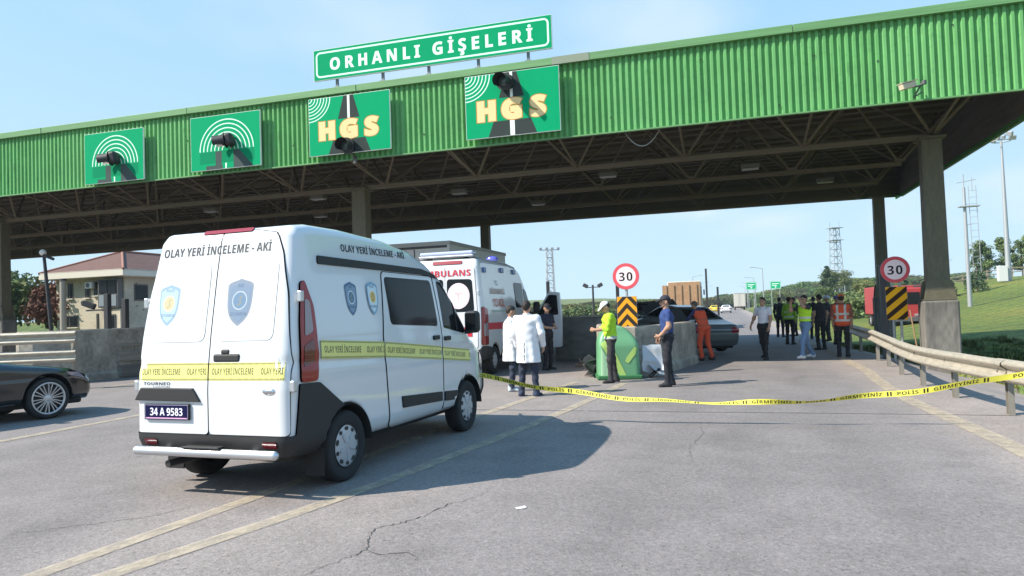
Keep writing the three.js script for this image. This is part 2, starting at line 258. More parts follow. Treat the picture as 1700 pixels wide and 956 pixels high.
  // columns with flared feet and concrete pedestals
  const colGeo = (w0, w1, h) => { const g = new THREE.BoxGeometry(1, 1, 1, 1, 6, 1).translate(0, 0.5, 0), p = g.attributes.position; for (let i = 0; i < p.count; i++) { const t = p.getY(i), w = lerp(w0, w1, t); p.setXYZ(i, p.getX(i) * w, t * h, p.getZ(i) * w * 0.8); } g.computeVertexNormals(); return g; };
  for (const [x, z, y0, w] of [[4.98, -20.3, -0.45, 1], [-10.92, -20.3, 0, 1], [-25.9, -20.3, 0, 1], [5.72, -31, -0.3, 0.86], [-10.45, -31, 0, 0.86], [-26.3, -31, 0, 0.86]]) {
    const c = sub(canopy, 'column', [x, y0, z]);
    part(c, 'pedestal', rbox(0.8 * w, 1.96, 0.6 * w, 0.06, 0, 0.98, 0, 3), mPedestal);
    part(c, 'shaft', colGeo(0.49 * w, 0.45 * w, 5.55 - y0 - 1.97).translate(0, 1.97, 0), mColumn);
    const fl = extrude([[-0.36 * w, 0], [0.36 * w, 0], [0.33 * w, 0.22], [0.3 * w, 0.42], [0.26 * w, 0.5], [-0.26 * w, 0.5], [-0.3 * w, 0.42], [-0.33 * w, 0.22]], 0.05); part(c, 'gusset', fl.translate(0, 1.96, 0.2 * w), mColumn); part(c, 'gusset', fl.clone().translate(0, 0, -0.45 * w), mColumn);
    part(c, 'base_plate', box(0.74 * w, 0.03, 0.54 * w, 0, 1.985, 0), mColumn);
    part(c, 'head_plate', box(0.62 * w, 0.05, 0.6 * w, 0, 5.56 - y0, 0), mColumn);
  }
}
// ceiling luminaires hanging from the frame
{
  const mLum = MAT(C(0.13, 0.125, 0.11), 0.6), mLumD = MAT(C(0.3, 0.29, 0.27), 0.4);
  [[0.75, -22.1], [-3.3, -21.4], [-8.3, -22.1], [-12.8, -20.9], [-6.6, -25.8], [3.2, -25.8], [-17.5, -21.5], [-15.0, -24.6]].forEach(([x, z], i) => {
    const t = thing('ceiling_luminaire', 'small pale boxed luminaire hanging from the dark canopy frame', 'lamp', [x, 5.5, z], 0, 'luminaires under the canopy');
    part(t, 'housing', rbox(0.52, 0.13, 0.3, 0.03, 0, 0.1, 0), mLum); part(t, 'diffuser', rbox(0.47, 0.03, 0.25, 0.01, 0, 0.01, 0), mLumD); part(t, 'hanger', cyl(0.015, 0.015, 1.62, 6, 0, 0.98, 0), mSteelDk);
  });
}
// ================================================================ signs on the canopy
const GREEN = '#00946a';
const mSignBack = MAT(C(0.4, 0.42, 0.42), 0.5, 0.4), mPost = MAT(C(0.18, 0.2, 0.2), 0.5, 0.5), mWhiteEdge = MAT(C(0.75, 0.78, 0.76), 0.5);
const print = (tex, more = {}) => MAT(0xffffff, 0.8, 0, { map: tex, specularIntensity: 0.2, ...more });
const weather = (x, w, h, seed, n = 60) => { const R = rng(seed); for (let i = 0; i < n; i++) { x.fillStyle = `rgba(${R() < 0.5 ? '20,40,30' : '225,235,225'},${0.02 + 0.05 * R()})`; const px = R() * w, py = R() * h; x.fillRect(px, py, 1 + R() * 5, 8 + R() * h * 0.4); } };
function board(t, name, w, h, d, tex, edge = mWhiteEdge) {                   // a printed board, its face towards +z
  part(t, name, box(w, h, d, 0, h / 2, -d / 2), edge);
  part(t, 'printed_face', new THREE.PlaneGeometry(w - 0.02, h - 0.02).translate(0, h / 2, 0.004), print(tex));
}
{
  const W = 2048, H = 258, tex = canvasTex(W, H, (x) => {
    x.fillStyle = '#009664'; x.fillRect(0, 0, W, H); x.strokeStyle = '#d9f3e4'; x.lineWidth = 15; x.beginPath(); x.roundRect(26, 26, W - 52, H - 52, 34); x.stroke();
    x.fillStyle = '#e2f6ea'; x.textBaseline = 'middle'; x.font = 'bold 140px sans-serif'; const s = 'ORHANLI GİŞELERİ', gap = 33; let tot = -gap; for (const c of s) tot += (c === ' ' ? 34 : x.measureText(c).width) + gap; let px = (W - tot) / 2; for (const c of s) { x.fillText(c, px, H / 2 + 4); x.strokeStyle = '#e2f6ea'; x.lineWidth = 4; x.strokeText(c, px, H / 2 + 4); px += (c === ' ' ? 34 : x.measureText(c).width) + gap; } weather(x, W, H, 7, 90);
  });
  const t = thing('name_sign', 'long green name board with white lettering standing on the canopy roof edge', 'sign', [-7.4, 8.19, FZ + 0.12]);
  board(t, 'panel', 6.82, 0.86, 0.07, tex);
  for (const x of [-2.75, -1.35, 0, 1.4, 2.75]) { part(t, 'post', box(0.07, 0.55, 0.06, x, -0.02, -0.115), mPost); part(t, 'foot', box(0.16, 0.03, 0.14, x, -0.215, -0.13), mPost); }
}
function lanePanel(kind, seed) {
  return canvasTex(640, 432, (x, W, H) => {
    x.fillStyle = '#009a66'; x.fillRect(0, 0, W, H);
    const arcs = (cx, cy, r0, r1, n, a0, a1, lw) => { x.strokeStyle = '#dff3e6'; x.lineWidth = lw; for (let i = 0; i < n; i++) { x.beginPath(); x.arc(cx, cy, lerp(r0, r1, i / (n - 1)), a0, a1); x.stroke(); } };
    if (kind === 'arcs') {
      arcs(W * 0.52, H * 0.66, 40, W * 0.385, 7, Math.PI, 2 * Math.PI, 9);
      x.fillStyle = '#00855a'; x.fillRect(W * 0.13, H * 0.67, W * 0.79, H * 0.22); x.fillStyle = '#4a5553';
      x.fillRect(W * 0.36, H * 0.67, W * 0.09, H * 0.33); x.fillRect(W * 0.22, H * 0.93, W * 0.24, H * 0.07); x.beginPath(); x.moveTo(W * 0.62, H * 0.67); x.lineTo(W * 0.70, H * 0.67); x.lineTo(W * 0.9, H); x.lineTo(W * 0.62, H); x.fill();
      x.fillStyle = '#dff3e6'; x.fillRect(W * 0.5, H * 0.9, W * 0.02, H * 0.1);
    } else {
      arcs(0, 0, 26, W * 0.27, 7, 0, Math.PI / 2, 7);
      x.fillStyle = '#39413f'; const road = (y0, y1, a0, a1) => { x.beginPath(); x.moveTo(W * (0.5 - a0), H * y0); x.lineTo(W * (0.5 + a0), H * y0); x.lineTo(W * (0.5 + a1), H * y1); x.lineTo(W * (0.5 - a1), H * y1); x.fill(); };
      road(0, 0.4, 0.06, 0.135); road(0.76, 1, 0.2, 0.26); x.fillStyle = '#e6efe8'; x.fillRect(W * 0.485, 0, W * 0.03, H * 0.4); x.fillRect(W * 0.475, H * 0.76, W * 0.05, H * 0.24);
      x.font = 'bold 172px sans-serif'; x.textAlign = 'center'; x.textBaseline = 'middle'; x.save(); x.translate(W * 0.5, H * 0.585); x.scale(1.16, 1.02); x.lineWidth = 30; x.strokeStyle = '#b5793a'; let px = -152; for (const c of 'HGS') { x.strokeText(c, px, 0); px += 152; } x.lineWidth = 20; x.strokeStyle = '#efcf98'; x.fillStyle = '#efcf98'; px = -152; for (const c of 'HGS') { x.strokeText(c, px, 0); x.fillText(c, px, 0); px += 152; } x.restore();
    }
    weather(x, W, H, seed);
  });
}
const mBlack = MAT(C(0.02, 0.02, 0.021), 0.55), mLens = MAT(C(0.07, 0.09, 0.085), 0.12), mBracket = MAT(C(0.12, 0.12, 0.12), 0.5, 0.6);
function laneSignal(x, y, turn, pitch, label) {
  const t = thing('lane_signal', label, 'signal light', [x, y, FZ + 0.42]);
  const h = sub(t, 'signal_head'); h.rotation.set(pitch, turn, 0, 'YXZ');
  part(h, 'housing', rbox(0.36, 0.36, 0.24, 0.09, 0, 0, -0.12, 3), mBlack);
  const visor = new THREE.CylinderGeometry(0.185, 0.165, 0.34, 20, 1, true, -Math.PI * 0.72, Math.PI * 1.44); part(h, 'visor', visor.rotateX(Math.PI / 2).rotateZ(Math.PI).translate(0, 0, 0.15), mBlack);
  part(h, 'lens', new THREE.SphereGeometry(0.155, 20, 8, 0, Math.PI * 2, 0, 0.9).rotateX(Math.PI / 2).scale(1, 1, 0.45).translate(0, 0, -0.02), mLens);
  part(h, 'backplate', cyl(0.22, 0.22, 0.02, 20).rotateX(Math.PI / 2).translate(0, 0, -0.008), mBlack);
  part(t, 'bracket', join([bar(V(0, -0.05, -0.12), V(0.06, -0.3, -0.35), 0.025), box(0.1, 0.2, 0.03, 0.06, -0.32, -0.36)]), mBracket);
  return t;
}
{
  const spec = [[-17.75, 5.95, 2.24, 1.56, 'arcs', 'green lane panel with white arcs, signal pointing aside, over the far lane'], [-13.73, 6.0, 2.38, 1.58, 'arcs', 'green lane panel with white arcs next to the lettered panels'], [-9.72, 6.07, 2.48, 1.6, 'hgs', 'green HGS lane panel with its signal at the bottom edge'], [-5.08, 6.07, 2.5, 1.64, 'hgs', 'green HGS lane panel with a round signal at its top edge']];
  const texA = lanePanel('arcs', 21), texB = lanePanel('hgs', 22);
  spec.forEach(([x, y, w, h, kind, label], i) => {
    const t = thing('lane_sign', label, 'sign', [x, y, FZ + 0.2], 0, 'lane panels on the fascia');
    board(t, 'panel', w, h, 0.05, kind === 'arcs' ? texA : texB);
    for (const [dx, dy] of [[-0.8, 0.25], [0.8, 0.25], [-0.8, 1.35], [0.8, 1.35]]) part(t, 'stand_off', box(0.06, 0.06, 0.16, dx, dy, -0.125), mBracket);
  });
  laneSignal(-17.66, 6.62, -1.25, 0.15, 'black lane signal turned sideways in front of the farthest arc panel');
  laneSignal(-13.55, 6.75, -1.25, 0.15, 'black lane signal turned sideways before the arc panel beside the lettered ones');
  laneSignal(-9.7, 6.22, 0.1, 0.1, 'black lane signal low in front of the HGS panel under the sign start');
  laneSignal(-5.2, 7.4, -0.1, 0.12, 'black round lane signal at the top of the nearer HGS panel');
}
{
  const t = thing('security_camera', 'small cream security camera on an arm under the green fascia', 'camera', [3.97, 5.98, FZ + 0.36]);
  const mCam = MAT(C(0.6, 0.5, 0.36), 0.5);
  part(t, 'camera_housing', put(rbox(0.36, 0.13, 0.14, 0.02), -0.08, 0.2, 0, 0, 0.5, 0.25), mCam); part(t, 'sun_shield', put(box(0.42, 0.015, 0.17), -0.08, 0.28, 0, 0, 0.5, 0.25), mCam);
  part(t, 'arm', join([bar(V(0.06, 0.16, 0), V(0.22, 0.2, -0.05), 0.02), bar(V(0.22, 0.26, -0.05), V(0.05, -0.04, -0.1), 0.018), bar(V(0.05, -0.04, -0.1), V(0.28, 0.12, -0.32), 0.016), cyl(0.05, 0.05, 0.08, 10, 0.25, 0.25, -0.05)]), mBracket);
}
{ // a slack cable under the fascia
  const mCable = MAT(C(0.3, 0.3, 0.28), 0.6); const c = (a, b, s) => new THREE.TubeGeometry(new THREE.QuadraticBezierCurve3(a, a.clone().add(b).multiplyScalar(0.5).add(V(0, -s, 0)), b), 16, 0.014, 5);
  solo('slack_cable', 'loose grey cable looping below the fascia beside the HGS panel', 'cable', c(V(-2.3, FB + 0.02, FZ - 0.24), V(-1.45, FB + 0.03, FZ - 0.24), 0.75), mCable);
}
// ================================================================ signed-distance modelling
const smin = (a, b, k) => { const h = Math.max(k - Math.abs(a - b), 0) / k; return Math.min(a, b) - h * h * k * 0.25; };
const smax = (a, b, k) => -smin(-a, -b, k);
function polyDist(P) {                                                      // signed distance to a closed 2-D polygon
  const n = P.length, A = P.flat();
  return (x, y) => {
    let d = 1e9, s = 1;
    for (let i = 0, j = n - 1; i < n; j = i++) {
      const ax = A[2 * i], ay = A[2 * i + 1], bx = A[2 * j], by = A[2 * j + 1], ex = bx - ax, ey = by - ay, wx = x - ax, wy = y - ay, t = clamp((wx * ex + wy * ey) / (ex * ex + ey * ey));
      const qx = wx - ex * t, qy = wy - ey * t; d = Math.min(d, qx * qx + qy * qy);
      const c1 = y >= ay, c2 = y < by, c3 = ex * wy > ey * wx; if ((c1 && c2 && c3) || (!c1 && !c2 && !c3)) s = -s;
    }
    return s * Math.sqrt(d);
  };
}
const gradOf = (f, x, y, z, e = 0.004) => { let a = f(x + e, y, z) - f(x - e, y, z), b = f(x, y + e, z) - f(x, y - e, z), c = f(x, y, z + e) - f(x, y, z - e); const l = Math.hypot(a, b, c) || 1; return [a / l, b / l, c / l]; };
function surfaceNet(f, lo, hi, cell, colour, eps) {                         // naive surface nets with normals from the field
  const n = [0, 1, 2].map((k) => Math.ceil((hi[k] - lo[k]) / cell) + 1), [nx, ny, nz] = n, F = new Float32Array(nx * ny * nz);
  const at = (i, j, k) => (k * ny + j) * nx + i;
  for (let k = 0; k < nz; k++) for (let j = 0; j < ny; j++) { const y = lo[1] + j * cell, z = lo[2] + k * cell; for (let i = 0; i < nx;) { const d = f(lo[0] + i * cell, y, z); F[at(i, j, k)] = d; i++; const skip = Math.min(nx - i, Math.floor(Math.abs(d) / cell * 0.55) - 2); for (let q = 0; q < skip; q++) F[at(i + q, j, k)] = d; if (skip > 0) i += skip; } }
  const id = new Int32Array(nx * ny * nz).fill(-1), pos = [], nor = [], col = [], idx = [];
  for (let k = 0; k + 1 < nz; k++) for (let j = 0; j + 1 < ny; j++) for (let i = 0; i + 1 < nx; i++) {
    const v = []; let m = 0; for (let c = 0; c < 8; c++) { const d = F[at(i + (c & 1), j + ((c >> 1) & 1), k + (c >> 2))]; v.push(d); if (d < 0) m |= 1 << c; }
    if (m === 0 || m === 255) continue;
    let x = 0, y = 0, z = 0, q = 0;
    for (let a = 0; a < 8; a++) for (const b of [a | 1, a | 2, a | 4]) if (b !== a && (v[a] < 0) !== (v[b] < 0)) { const t = v[a] / (v[a] - v[b]); x += lerp(a & 1, b & 1, t); y += lerp((a >> 1) & 1, (b >> 1) & 1, t); z += lerp(a >> 2, b >> 2, t); q++; }
    const px = lo[0] + (i + x / q) * cell, py = lo[1] + (j + y / q) * cell, pz = lo[2] + (k + z / q) * cell;
    id[at(i, j, k)] = pos.length / 3; pos.push(px, py, pz); nor.push(...gradOf(f, px, py, pz, eps ?? cell * 0.5)); if (colour) { const c = colour(px, py, pz); col.push(c[0], c[1], c[2]); }
  }
  const quad = (a, b, c, d, flip) => { if (a < 0 || b < 0 || c < 0 || d < 0) return; flip ? idx.push(a, c, b, a, d, c) : idx.push(a, b, c, a, c, d); };
  for (let k = 1; k + 1 < nz; k++) for (let j = 1; j + 1 < ny; j++) for (let i = 1; i + 1 < nx; i++) {
    const s = F[at(i, j, k)] < 0;
    if (s !== F[at(i + 1, j, k)] < 0) quad(id[at(i, j - 1, k - 1)], id[at(i, j, k - 1)], id[at(i, j, k)], id[at(i, j - 1, k)], !s);
    if (s !== F[at(i, j + 1, k)] < 0) quad(id[at(i - 1, j, k - 1)], id[at(i - 1, j, k)], id[at(i, j, k)], id[at(i, j, k - 1)], !s);
    if (s !== F[at(i, j, k + 1)] < 0) quad(id[at(i - 1, j - 1, k)], id[at(i, j - 1, k)], id[at(i, j, k)], id[at(i - 1, j, k)], !s);
  }
  return geoOf(pos, idx, null, nor, colour && col);
}
function march(f, o, d) { let t = 0; for (let i = 0; i < 140; i++) { const s = f(o[0] + d[0] * t, o[1] + d[1] * t, o[2] + d[2] * t); if (s < 0.0008) return t; t += s * 0.85; if (t > 8) return null; } return null; }
const rays = {
  R: (u, v) => [[3, v, u], [-1, 0, 0]], L: (u, v) => [[-3, v, u], [1, 0, 0]], B: (u, v) => [[u, v, 4.5], [0, 0, -1]], F: (u, v) => [[u, v, -4.5], [0, 0, 1]], T: (u, v) => [[u, 5, v], [0, -1, 0]],
};
function wrapRay(cx, cz, r, side = 1) {                                     // round the rear corner: u < 0 on the rear, then the corner, then forward along the side
  const L = r * Math.PI / 2;
  return (u, v) => { if (u <= 0) return [[side * (cx + u), v, cz + 3], [0, 0, -1]]; if (u < L) { const a = u / r, s = Math.sin(a), c = Math.cos(a); return [[side * (cx + s * 3), v, cz + c * 3], [-s * side, 0, -c]]; } return [[side * 4, v, cz - (u - L)], [-side, 0, 0]]; };
}
const rounded = (P, r = 0.04, k = 4) => P.flatMap((p, i) => { const a = P[(i + P.length - 1) % P.length], b = P[(i + 1) % P.length], t = (q) => { const d = Math.hypot(q[0] - p[0], q[1] - p[1]), m = Math.min(r, d * 0.45) / d; return [lerp(p[0], q[0], m), lerp(p[1], q[1], m)]; }, s = t(a), e = t(b), o = []; for (let j = 0; j <= k; j++) { const w = j / k; o.push([(1 - w) ** 2 * s[0] + 2 * w * (1 - w) * p[0] + w * w * e[0], (1 - w) ** 2 * s[1] + 2 * w * (1 - w) * p[1] + w * w * e[1]]); } return o; });
const rect = (x0, x1, y0, y1) => [[x0, y0], [x1, y0], [x1, y1], [x0, y1]];
function patch(f, axis, P, off = 0.006, { thick = off, most = 0.1, flip = false } = {}) {   // an outline laid on a field's surface, raised by off, with edges
  const ray = typeof axis === 'function' ? axis : rays[axis], c = P.map((p) => new THREE.Vector2(p[0], p[1]));
  let tris = THREE.ShapeUtils.triangulateShape(c, []).map((t) => t.map((i) => P[i])), edge = P.map((p, i) => [p, P[(i + 1) % P.length]]);
  const far = Math.max(...tris.flatMap((t) => t.map((p, i) => Math.hypot(p[0] - t[(i + 1) % 3][0], p[1] - t[(i + 1) % 3][1])))); let lev = Math.max(0, Math.ceil(Math.log2(far / most)));
  while (lev > 0 && tris.length * 4 ** lev > 40000) lev--;
  const mid = (a, b) => [(a[0] + b[0]) / 2, (a[1] + b[1]) / 2];
  for (let l = 0; l < lev; l++) { tris = tris.flatMap(([a, b, d]) => { const p = mid(a, b), q = mid(b, d), r = mid(d, a); return [[a, p, r], [p, b, q], [r, q, d], [p, q, r]]; }); edge = edge.flatMap(([a, b]) => [[a, mid(a, b)], [mid(a, b), b]]); }
  let u0 = 1e9, u1 = -1e9, v0 = 1e9, v1 = -1e9; for (const p of P) { u0 = Math.min(u0, p[0]); u1 = Math.max(u1, p[0]); v0 = Math.min(v0, p[1]); v1 = Math.max(v1, p[1]); }
  const seen = new Map(), pos = [], nor = [], uv = [], idx = [];
  const hit = (p) => { const [o, d] = ray(p[0], p[1]), t = march(f, o, d); if (t === null) return null; const q = [o[0] + d[0] * t, o[1] + d[1] * t, o[2] + d[2] * t]; return [q, gradOf(f, ...q, 0.012)]; };
  const vert = (p) => { const k = p[0].toFixed(5) + ',' + p[1].toFixed(5); if (!seen.has(k)) { const h = hit(p); if (!h) { seen.set(k, -1); } else { seen.set(k, pos.length / 3); const [q, g] = h; pos.push(q[0] + g[0] * off, q[1] + g[1] * off, q[2] + g[2] * off); nor.push(...g); const u = (p[0] - u0) / (u1 - u0); uv.push(flip ? 1 - u : u, (p[1] - v0) / (v1 - v0)); } } return seen.get(k); };
  for (const t of tris) { const [a, b, d] = t.map(vert); if (a < 0 || b < 0 || d < 0) continue; const A = a * 3, B = b * 3, D = d * 3; const e1 = [0, 1, 2].map((k) => pos[B + k] - pos[A + k]), e2 = [0, 1, 2].map((k) => pos[D + k] - pos[A + k]); const n = [e1[1] * e2[2] - e1[2] * e2[1], e1[2] * e2[0] - e1[0] * e2[2], e1[0] * e2[1] - e1[1] * e2[0]]; n[0] * nor[A] + n[1] * nor[A + 1] + n[2] * nor[A + 2] < 0 ? idx.push(a, d, b) : idx.push(a, b, d); }
  if (thick > 0.002) for (const [a, b] of edge) {
    const ha = hit(a), hb = hit(b); if (!ha || !hb) continue; const s = pos.length / 3, mx = (a[0] + b[0]) / 2;
    const dir = [0, 1, 2].map((k) => hb[0][k] - ha[0][k]), g = ha[1], n = [dir[1] * g[2] - dir[2] * g[1], dir[2] * g[0] - dir[0] * g[2], dir[0] * g[1] - dir[1] * g[0]], l = Math.hypot(...n) || 1;
    for (const [h, o] of [[ha, off], [hb, off], [ha, off - thick - 0.004], [hb, off - thick - 0.004]]) { pos.push(...[0, 1, 2].map((k) => h[0][k] + h[1][k] * o)); nor.push(n[0] / l, n[1] / l, n[2] / l); uv.push(0.5, 0.5); }
    idx.push(s, s + 1, s + 2, s + 1, s + 3, s + 2);
  }
  return geoOf(pos, idx, uv, nor);
}
function ribbon(f, axis, S, off, flip = false) {                             // a printed strip laid on a field: S lists [u, v bottom, v top]
  const ray = rays[axis], pos = [], nor = [], uv = [], idx = []; const n = 60, m = 3, u0 = S[0][0], u1 = S[S.length - 1][0];
  for (let i = 0; i <= n; i++) {
    const u = lerp(u0, u1, i / n); let k = 0; while (k + 2 < S.length && (u1 > u0 ? u > S[k + 1][0] : u < S[k + 1][0])) k++;
    const t = (u - S[k][0]) / (S[k + 1][0] - S[k][0]), vb = lerp(S[k][1], S[k + 1][1], t), vt = lerp(S[k][2], S[k + 1][2], t);
    for (let j = 0; j <= m; j++) { const [o, d] = ray(u, lerp(vb, vt, j / m)), h = march(f, o, d) ?? 0, q = [o[0] + d[0] * h, o[1] + d[1] * h, o[2] + d[2] * h], g = gradOf(f, ...q, 0.012); pos.push(q[0] + g[0] * off, q[1] + g[1] * off, q[2] + g[2] * off); nor.push(...g); uv.push(flip ? 1 - i / n : i / n, j / m); }
    if (i) for (let j = 0; j < m; j++) { const a = (i - 1) * (m + 1) + j, b = a + m + 1; axis === 'R' ? idx.push(a, b, a + 1, b, b + 1, a + 1) : idx.push(a, a + 1, b, b, a + 1, b + 1); }
  }
  return geoOf(pos, idx, uv, nor);
}
const textTex = (w, h, draw) => canvasTex(w, h, (x) => { x.clearRect(0, 0, w, h); draw(x, w, h); });
const decal = (tex, more = {}) => MAT(0xffffff, 0.45, 0, { map: tex, transparent: true, ...more });
const spaced = (x, s, px, py, w, font, fill) => { x.font = font; x.fillStyle = fill; x.textBaseline = 'middle'; x.save(); const tw = x.measureText(s).width; x.translate(px, py); x.scale(w / tw, 1); x.fillText(s, 0, 0); x.restore(); };
// ---------------------------------------------------------------- wheels
const mTyre = MAT(C(0.022, 0.022, 0.023), 0.85, 0, { bumpMap: rep(tBump, 6), bumpScale: 0.003 }), mRim = MAT(C(0.52, 0.53, 0.55), 0.35, 0.75), mRimDk = MAT(C(0.03, 0.03, 0.032), 0.6), mCapPlastic = MAT(C(0.5, 0.51, 0.53), 0.42, 0.35);
const wheelKit = new Map();
function wheel(parent, at, R, w, rim, style, out) {                          // out: +1 or -1, the side that faces outwards
  const key = [R, w, rim, style].join();
  if (!wheelKit.has(key)) {
    const lathe = (p, n = 36) => new THREE.LatheGeometry(p.map((q) => new THREE.Vector2(q[0], q[1])), n).rotateZ(-Math.PI / 2);   // axis along +x
    const h = w / 2, kit = {};
    kit.tyre = lathe([[rim, -h * 0.8], [rim + 0.012, -h * 0.92], [R - 0.045, -h], [R - 0.015, -h * 0.88], [R, -h * 0.6], [R, -h * 0.22], [R - 0.008, -h * 0.2], [R - 0.008, -h * 0.16], [R, -h * 0.14], [R, h * 0.14], [R - 0.008, h * 0.16], [R - 0.008, h * 0.2], [R, h * 0.22], [R, h * 0.6], [R - 0.015, h * 0.88], [R - 0.045, h], [rim + 0.012, h * 0.92], [rim, h * 0.8]]);
    kit.barrel = lathe([[rim + 0.001, -h * 0.8], [rim - 0.02, -h * 0.6], [rim - 0.025, h * 0.5], [rim + 0.004, h * 0.84], [rim - 0.012, h * 0.9], [rim - 0.02, h * 0.7]]);
    kit.backing = lathe([[0, h * 0.2], [rim - 0.02, h * 0.2]], 24);
    if (style === 'cap') {
      kit.face = lathe([[0, h * 1.0], [0.05, h * 1.0], [0.06, h * 0.94], [rim * 0.55, h * 0.96], [rim * 0.82, h * 0.84], [rim * 0.98, h * 0.8], [rim * 1.0, h * 0.7]]);
      const hole = new THREE.CylinderGeometry(1, 1, 1, 10).rotateZ(Math.PI / 2); kit.holes = [];
      for (let i = 0; i < 10; i++) { const a = i / 10 * Math.PI * 2, g = hole.clone().scale(0.012, rim * 0.09, rim * (i % 2 ? 0.1 : 0.14)); g.translate(0, rim * 0.78, 0).rotateX(a).translate(h * 0.865, 0, 0); kit.holes.push(g); }
      kit.ridge = join([...Array(5)].map((_, i) => box(0.02, rim * 0.5, 0.03, h * 0.95, rim * 0.38, 0).rotateX((i + 0.5) / 5 * Math.PI * 2)));
    } else {
      const n = style === 'multi' ? 20 : 10; kit.spokes = [];
      for (let i = 0; i < n; i++) kit.spokes.push(beam(V(h * 0.72, 0.055, 0), V(h * 0.8, rim - 0.012, 0), 0.014, 0.03).rotateX(i / n * Math.PI * 2 + (i % 2) * 0.06));
      kit.face = lathe([[0, h * 0.84], [0.06, h * 0.82], [0.075, h * 0.6]], 20);
      kit.lip = lathe([[rim - 0.025, h * 0.72], [rim - 0.018, h * 0.9], [rim + 0.006, h * 0.9], [rim + 0.006, h * 0.8]]);
    }
    wheelKit.set(key, kit);
  }
  const k = wheelKit.get(key), g = sub(parent, 'wheel', at, out > 0 ? 0 : Math.PI);
  part(g, 'tyre', k.tyre, mTyre); part(g, 'rim', k.barrel, mRimDk); part(g, 'backing_disc', k.backing, mRimDk);  // plain dark disc added to close the rim behind the spokes
  part(g, style === 'cap' ? 'hubcap' : 'hub', k.face, style === 'cap' ? mCapPlastic : mRim);
  if (k.holes) { for (const h of k.holes) part(g, 'vent_hole', h, mRimDk); part(g, 'hubcap_rib', k.ridge, mCapPlastic); }
  if (k.spokes) { for (const s of k.spokes) part(g, 'spoke', s, mRim); part(g, 'rim_lip', k.lip, mRim); }
  return g;
}
// ---------------------------------------------------------------- shared vehicle materials
const mWhiteCar = MAT(C(0.68, 0.69, 0.70), 0.28, 0, { clearcoat: 1, clearcoatRoughness: 0.05 }), mCladding = MAT(C(0.022, 0.022, 0.023), 0.62, 0, { bumpMap: rep(tBump, 4), bumpScale: 0.001 }), mRubber = MAT(C(0.015, 0.015, 0.016), 0.8);
const mGlassDk = MAT(C(0.010, 0.012, 0.014), 0.08, 0, { specularIntensity: 0.4 }), mRed = MAT(C(0.27, 0.008, 0.014), 0.25, 0, { clearcoat: 0.6 }), mRedDk = MAT(C(0.11, 0.004, 0.008), 0.2, 0, { clearcoat: 1 }), mClear = MAT(C(0.30, 0.24, 0.25), 0.25, 0, { clearcoat: 0.6 }), mChrome = MAT(C(0.62, 0.62, 0.63), 0.22, 1), mAlu = MAT(C(0.62, 0.63, 0.65), 0.35, 0.8);
const piece = (t, name, f, axis, P, off, mat, opt) => part(t, name, patch(f, axis, P, off, opt), mat);
const grown = (P, m) => { const c = P.reduce((a, p) => [a[0] + p[0] / P.length, a[1] + p[1] / P.length], [0, 0]); return P.map((p) => { const d = [p[0] - c[0], p[1] - c[1]], l = Math.hypot(...d); return [c[0] + d[0] * (l + m) / l, c[1] + d[1] * (l + m) / l]; }); };
